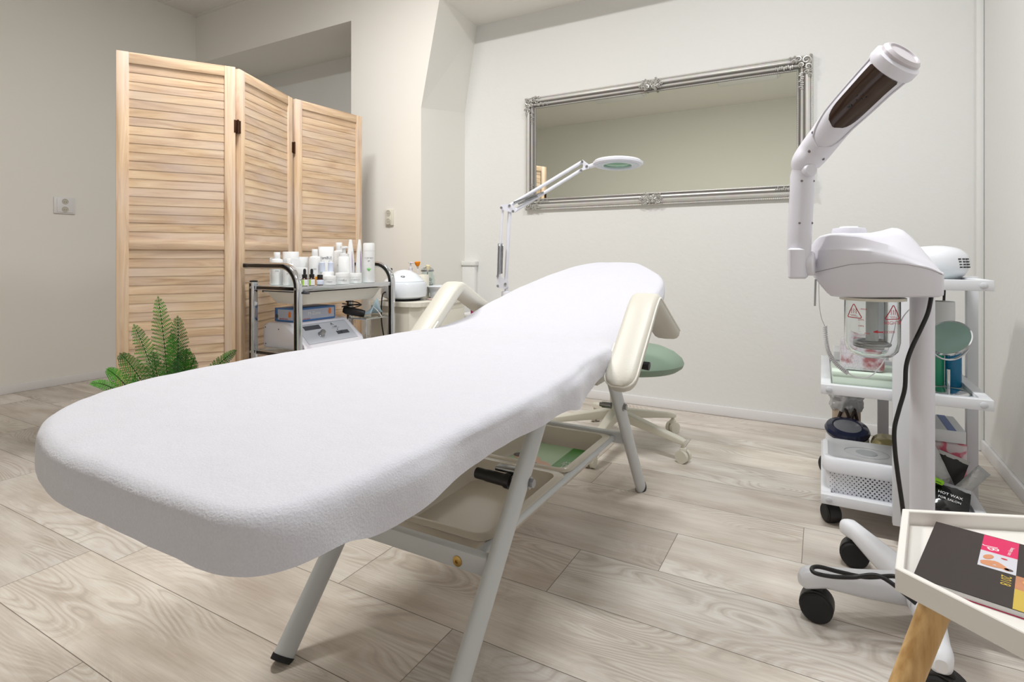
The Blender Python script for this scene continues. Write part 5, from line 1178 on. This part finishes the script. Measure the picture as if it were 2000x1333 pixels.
item_bottle('blue_bottle', 'clear blue bottle behind the round table mirror', (.362, 2.215, zm), .021, .13, mat('blue_gel_plastic', (16, 128, 176), .15, Transmission_Weight=.25), mat('blue_cap', (30, 150, 200), .3))
item_bottle('green_bottle', 'green bottle between the steamer pole and the blue bottle', (.318, 2.22, zm), .021, .12, GRNM, PAPER)
pr_r = thing('paper_roll', 'white paper roll standing on the middle shelf behind the blue bottle', 'paper roll', (.345, 2.33, zm))
obj('paper', MB().lathe([(.014, 0), (.040, 0), (.040, .26), (.014, .26), (.014, 0)], (.345, 2.33, zm), 40, caps=False), PAPER, pr_r); obj('core', MB().lathe([(.012, .001), (.014, .001), (.014, .261), (.012, .261), (.012, .001)], (.345, 2.33, zm), 28, caps=False), mat('grey_card', (180, 170, 158), .8), pr_r)
lc = thing('loose_cable', 'black cable hanging down behind the white trolley shelves', 'cable', (.41, 2.60, .3))
obj('cable', MB().tube(cat_curve([(.400, 2.60, .768), (.396, 2.605, .62), (.402, 2.60, .52), (.388, 2.605, .44), (.392, 2.60, .37), (.36, 2.60, .29), (.34, 2.60, .2), (.36, 2.61, .006)], 6), .0045, 8), BLK, lc)
# --- bottom shelf
zb = .0945
bk = thing('perforated_basket', 'white perforated plastic basket with lid on the bottom shelf', 'basket', (.125, 2.13, zb))
def br(ins, z, r): return [Vector((x, y, z)) for x, y in rrect(.004 + ins, 2.020 + ins, .250 - ins, 2.250 - ins, r, 6)]
body_b = obj('basket_body', MB().loft([br(.016, zb + .001, .03), br(.010, zb + .006, .035), br(.003, zb + .082, .038)]), WPL2, bk)
obj('lid', MB().loft([br(-.005, zb + .076, .042), br(-.006, zb + .080, .043), br(-.006, zb + .108, .043), br(-.001, zb + .117, .04), br(.012, zb + .119, .03), br(.018, zb + .115, .028), br(.06, zb + .115, .02)]), WPL2, bk)
obj('lid_dial', MB().tube([(.125 + .062 * math.cos(t), 2.135 + .052 * math.sin(t), zb + .1155) for t in [2 * PI * i / 40 for i in range(40)]], .0010, 6, closed=True).lathe([(.030, 0), (.030, .0016), (0, .0016)], (.125, 2.135, zb + .115), 30), mat('lid_groove', (196, 200, 206), .5), bk)
mb = MB()
for j in range(9):
    for i in range(19):
        x = .022 + .0118 * i + (.0059 if j % 2 else 0); z = zb + .012 + .0072 * j
        if x > .236: continue
        r_ = .0012 + .0013 * math.exp(-((x - .135) / .06) ** 2)
        ins = .010 - .007 * (z - zb - .006) / .076
        mb.cyl((x, 2.020 + ins + .001, z), (x, 2.020 + ins - .0004, z), r_, n=8)
obj('perforation', mb, mat('dark_hole_grey', (52, 52, 62), .8), body_b)
wh = thing('wax_warmer', 'white pot warmer with navy lid ring behind the perforated basket', 'warmer', (.080, 2.355, zb)); WC = Vector((.078, 2.350, zb))
obj('pot', MB().lathe([(0, 0), (.060, 0), (.066, .008), (.068, .10), (.064, .115)], WC, 36), WPL2, wh)
wa = Vector((.05, -.28, 1)).normalized()
ld_ = obj('lid', MB().lathe([(.060, 0), (.069, .002), (.072, .012), (.066, .024), (.048, .030), (.046, .027)], WC + Vector((0, 0, .115)), 40, axis=wa), mat('navy_plastic', (30, 36, 66), .15), wh)
obj('lid_window', MB().lathe([(.047, .026), (.03, .031), (0, .033)], WC + Vector((0, 0, .115)), 32, axis=wa), mat('smoky_clear_lid', (128, 130, 138), .12), ld_)
kb = thing('khaki_pouch', 'crumpled khaki-gold wrapped bundle beside the navy-lidded pot', 'pouch', (.215, 2.33, zb)); KG = mat('khaki_foil', (176, 164, 118), .35, .2, vary=.12, vscale=25, bump=.5, bscale=30)
ko = obj('bundle', MB().box((.150, 2.275, zb + .001), (.252, 2.38, zb + .125), .03, 4), KG, kb)
def crumple(o, s, size=.03, sub=2):
    if sub: m1 = o.modifiers.new('sub', 'SUBSURF'); m1.subdivision_type = 'SIMPLE'; m1.levels = 1; m1.render_levels = sub
    t_ = bpy.data.textures.new('crumple', 'VORONOI'); t_.noise_scale = size; d = o.modifiers.new('crumple', 'DISPLACE'); d.texture = t_; d.strength = s; d.mid_level = .5; d.texture_coords = 'LOCAL'
crumple(ko, .012, .045)
obj('tool_handle', MB().tube([(.13, 2.262, zb + .085), (.20, 2.262, zb + .098), (.27, 2.262, zb + .112)], [.005, .006, .006], 10), BLK, kb)
ct = thing('lined_canister', 'canister with brown and black print topped by crumpled clear film', 'canister', (.085, 2.485, zb)); CC = Vector((.080, 2.475, zb))
obj('canister_body', MB().lathe([(0, 0), (.046, 0), (.047, .003), (.047, .20)], CC, 32), mat('kraft_print', (186, 168, 150), .6, vary=.05), ct)
mb = MB(); fz = Vector((-.25, -1, 0)).normalized(); sz_ = Vector((-fz.y, fz.x, 0))
for (a0, z0, dz) in ((.15, .185, -.05), (.5, .14, .045), (.75, .19, -.06), (.35, .10, .04), (-.5, .12, .05)):
    mb.tube([CC + (fz * math.cos(a0 + .35 * t) + sz_ * math.sin(a0 + .35 * t)) * .0475 + Vector((0, 0, z0 + dz * t)) for t in (0, .5, 1)], .006, 6)
obj('dark_print', mb, mat('brown_black_print', (48, 36, 34), .5), ct)
fo = obj('film', MB().lathe([(.048, .170), (.056, .185), (.052, .21), (.060, .225), (.05, .245), (.036, .240), (.02, .252), (0, .25)], CC, 30), mat('crumpled_clear_film', (214, 216, 220), .15, Transmission_Weight=.35), ct); crumple(fo, .014, .02)
pk = thing('pink_pack', 'pink and white printed pack on the bottom shelf at the right', 'pack', (.35, 2.30, zb)); PKM, N, L, b = nt('pink_marbled_print'); setp(b, Roughness=.35)
tc = N.new('ShaderNodeTexCoord'); n1 = N.new('ShaderNodeTexNoise'); n1.inputs['Scale'].default_value = 16; n1.inputs['Detail'].default_value = 4; n1.inputs['Distortion'].default_value = 1; L.new(tc.outputs['Object'], n1.inputs[0])
r1 = N.new('ShaderNodeValToRGB'); e = r1.color_ramp.elements; e[0].position = .47; e[0].color = srgb((222, 210, 214)); e[1].position = .56; e[1].color = srgb((214, 96, 122)); L.new(n1.outputs[0], r1.inputs[0]); L.new(r1.outputs[0], b.inputs['Base Color'])
po = obj('pack', MB().box((.262, 2.215, zb + .001), (.398, 2.40, zb + .165), .012, 3), PKM, pk)
obj('lettering', MB().text('free', .036, Matrix.Translation((.308, 2.2140, zb + .110)) @ Matrix.Rotation(-.15, 4, 'Y') @ Matrix.Rotation(PI / 2, 4, 'X'), .0006), mat('navy_print', (40, 34, 70), .5), pk)
wb = thing('striped_box', 'white box with a blue stripe lying on the pink pack', 'box', (.34, 2.31, zb + .166))
obj('box', MB().box((.262, 2.205, zb + .166), (.392, 2.40, zb + .205), .002), BOT2, wb)
obj('blue_stripe', MB().box((.345, 2.2045, zb + .2047), (.368, 2.4005, zb + .2056)), mat('stripe_blue', (92, 116, 176), .5), wb)
# sachets
SILF = mat('silver_foil_print', (176, 176, 176), .28, .6, vary=.25, vscale=30, bump=.4, bscale=40); BLKF = mat('black_gloss_foil', (22, 22, 24), .12, vary=.3); 
def sachet(label, c, wv, hv, rot, m, dark=True, g='sachets on the bottom shelf'):
    M = Matrix.Translation(c) @ Matrix.Rotation(rot[2], 4, 'Z') @ Matrix.Rotation(rot[0], 4, 'X') @ Matrix.Rotation(rot[1], 4, 'Y')
    t = thing('foil_sachet', label, 'sachet', c, 0, g); A1, B1 = [], []
    for i in range(11):
        for L2, s in ((A1, 1), (B1, -1)):
            L2.append([M @ Vector((wv * (j / 8 - .5), s * (.0005 + .010 * math.sin(PI * i / 10) ** .6 * math.sin(PI * j / 8) ** .6) + .0015 * math.sin(i * 2.1 + j * 1.7), hv * (i / 10 - .5))) for j in range(9)])
    mb = MB(); mb.loft(A1, closed=False); mb.loft(B1, closed=False); obj('sachet_body', mb, m, t)
    obj('seal_band', MB().box((-wv / 2, -.0016, hv / 2 - .004), (wv / 2, .0016, hv / 2 + .008), .0005, 1, M), STEEL, t)
    return t, M
sachet('upright silver sachet with torn top before the pink pack', (.292, 2.13, zb + .105), .075, .13, (-.25, -.35, .1), SILF)
sachet('matt black sachet leaning right of the silver sachet', (.335, 2.165, zb + .070), .08, .125, (-.2, .3, -.1), BLK)
t, M = sachet('glossy black sachet with white lettering at the bottom of the pile', (.325, 2.050, zb + .040), .095, .09, (-.9, .3, .1), BLKF)
obj('lettering', MB().text('HOT WAX', .012, M @ Matrix.Translation((.0, -.0115, .008)) @ Matrix.Rotation(PI / 2, 4, 'X'), .0004).text('FOR SALON', .010, M @ Matrix.Translation((.0, -.0115, -.008)) @ Matrix.Rotation(PI / 2, 4, 'X'), .0004), PAPER, t)
sachet('long grey sachet printed with fine lines slanting to the right', (.372, 2.10, zb + .070), .035, .13, (-.3, .75, .1), SILF)
sachet('small silver sachet at the left bottom of the pile', (.270, 2.055, zb + .045), .03, .08, (-.5, -.3, -.4), SILF)
lt = thing('lime_tape_roll', 'lime green tape roll on the foil sachets', 'tape', (.297, 2.075, zb + .092))
tm = Matrix.Translation((.292, 2.072, zb + .086)) @ Matrix.Rotation(.35, 4, 'Y')
obj('tape', MB().box((-.024, -.008, -.007), (.024, .008, .007), .003, 2, tm), mat('lime_green', (150, 220, 20), .4), lt); obj('tape_mark', MB().box((-.010, -.0088, -.003), (-.002, -.0078, .004), 0, 1, tm).box((.004, -.0088, -.001), (.018, -.0078, .0005), 0, 1, tm), BLK, lt)

# ================================================================== SIDE TABLE WITH BROCHURE
tcx, tcy, TR = .241, .823, .183
st2 = thing('side_table', 'small white hexagonal tray table on tapered oak legs at the right edge', 'side table', (tcx, tcy, 0))
TABW = mat('white_table_lacquer', (232, 229, 224), .4, vary=.01)
hexp = lambda r: [(tcx + r * math.cos(math.radians(142 + 60 * k)), tcy + r * math.sin(math.radians(142 + 60 * k))) for k in range(6)]
mb = MB(); V3 = lambda P_, z: [Vector((x, y, z)) for x, y in P_]
mb.loft([V3(hexp(TR - .001), .4745), V3(hexp(TR), .4755), V3(hexp(TR), .499), V3(hexp(TR - .001), .500), V3(hexp(TR - .0085), .500), V3(hexp(TR - .0095), .499), V3(hexp(TR - .0095), .482)])
obj('tray_top', mb, TABW, st2, smooth=False)
OAK, N, L, b = nt('oak_legs'); setp(b, Roughness=.5)
tc = N.new('ShaderNodeTexCoord'); mp = N.new('ShaderNodeMapping'); mp.inputs['Scale'].default_value = (60, 60, 4); L.new(tc.outputs['Object'], mp.inputs[0]); n1 = N.new('ShaderNodeTexNoise'); n1.inputs['Scale'].default_value = 1.5; n1.inputs['Detail'].default_value = 5; L.new(mp.outputs[0], n1.inputs[0])
r1 = N.new('ShaderNodeValToRGB'); r1.color_ramp.elements[0].position = .35; r1.color_ramp.elements[0].color = srgb((184, 142, 86)); r1.color_ramp.elements[1].position = .65; r1.color_ramp.elements[1].color = srgb((222, 184, 128)); L.new(n1.outputs[0], r1.inputs[0]); L.new(r1.outputs[0], b.inputs['Base Color'])
for (ax_, ay, bx, by) in ((.122, .796, -.050, .672), (.200, .735, .235, .580), (.315, .930, .400, 1.060)):
    obj('leg', MB().tube([(ax_, ay, .4742), (bx, by, .001)], [.0155, .0105], 22), OAK, st2)
def booklet():
    A0 = Vector((.135, .940, 0)); B0 = Vector((.089, .767, 0)); dv_ = (B0 - A0).normalized(); du = Vector((-dv_.y, dv_.x, 0))
    M = Matrix((du, -dv_, Vector((0, 0, 1)))).transposed().to_4x4(); M.translation = Vector((A0.x, A0.y, .4825)); return M, (B0 - A0).length
M, hv = booklet(); LW = .155
br_ = thing('brochure', 'dark brown catalogue with pink and yellow squares on the hexagonal table', 'brochure', M.translation)
def B_(x0, x1, y0, y1, z0, z1): return MB().box((x0, -y1, z0), (x1, -y0, z1), 0, 1, M)
obj('pages', B_(.001, LW, .001, hv - .001, 0, .006), PAPER, br_)
obj('back_cover', B_(0, LW, 0, hv, -.0004, .0003), mat('magenta_edge', (206, 14, 90), .4), br_)
cv = obj('cover', B_(0, LW, 0, hv, .006, .0067), mat('dark_brown_cover', (44, 33, 31), .55, vary=.05), br_)
MAG = mat('magenta_print', (214, 0, 90), .4); YEL = mat('mustard_print', (200, 172, 66), .4)
c0, c1, c2 = .050, .0835, .118
obj('pink_square', B_(c0, c1, .002, .052, .0067, .0070), MAG, cv)
pc = obj('picture', B_(c0, c1, .052, .098, .0067, .0070), mat('picture_grey', (206, 206, 214), .4), cv)
def pr_(cx_, cy_, rx, ry, a, z=.00705): return MB().prism(blob(cx_, -cy_, rx, ry, a, 0), z, z + .0002, M)
sk = MB()
for iq, q in enumerate(((.060, .082, .010, .0045, .6), (.070, .084, .011, .004, -.9), (.062, .090, .010, .003, .1), (.058, .068, .008, .004, 1.2))): sk.prism(blob(q[0], -q[1], q[2], q[3], q[4], 0), .0070, .0072 + .00005 * iq, M)
obj('figure_print', sk, mat('tan_print', (206, 140, 100), .4), pc)
obj('figure_hair', pr_(.077, .089, .004, .003, 0), HAIRP, pc); obj('red_flower', pr_(.072, .062, .003, .002, 0), RED, pc)
obj('white_script', MB().text('JB', .016, M @ Matrix.Translation((.060, -.040, .0071)) @ Matrix.Rotation(-PI / 2 + .25, 4, 'Z'), .0001).text('beauty care', .0055, M @ Matrix.Translation((.077, -.034, .0071)) @ Matrix.Rotation(-PI / 2 - .1, 4, 'Z'), .0001), PAPER, cv)
obj('gold_year', MB().text('2018', .013, M @ Matrix.Translation((.0755, -.118, .0068)) @ Matrix.Rotation(-PI / 2, 4, 'Z'), .0001), YEL, cv)
pc2 = obj('picture', B_(c1, c2, .098, .132, .0067, .0070), mat('tan_picture', (192, 130, 92), .4, vary=.2, vscale=60), cv)
obj('picture_detail', pr_(.095, .110, .006, .005, .4), mat('orange_brown_print', (226, 160, 90), .4), pc2)
obj('yellow_square', B_(c1, c2 + .012, .132, hv, .0067, .0070), YEL, cv)
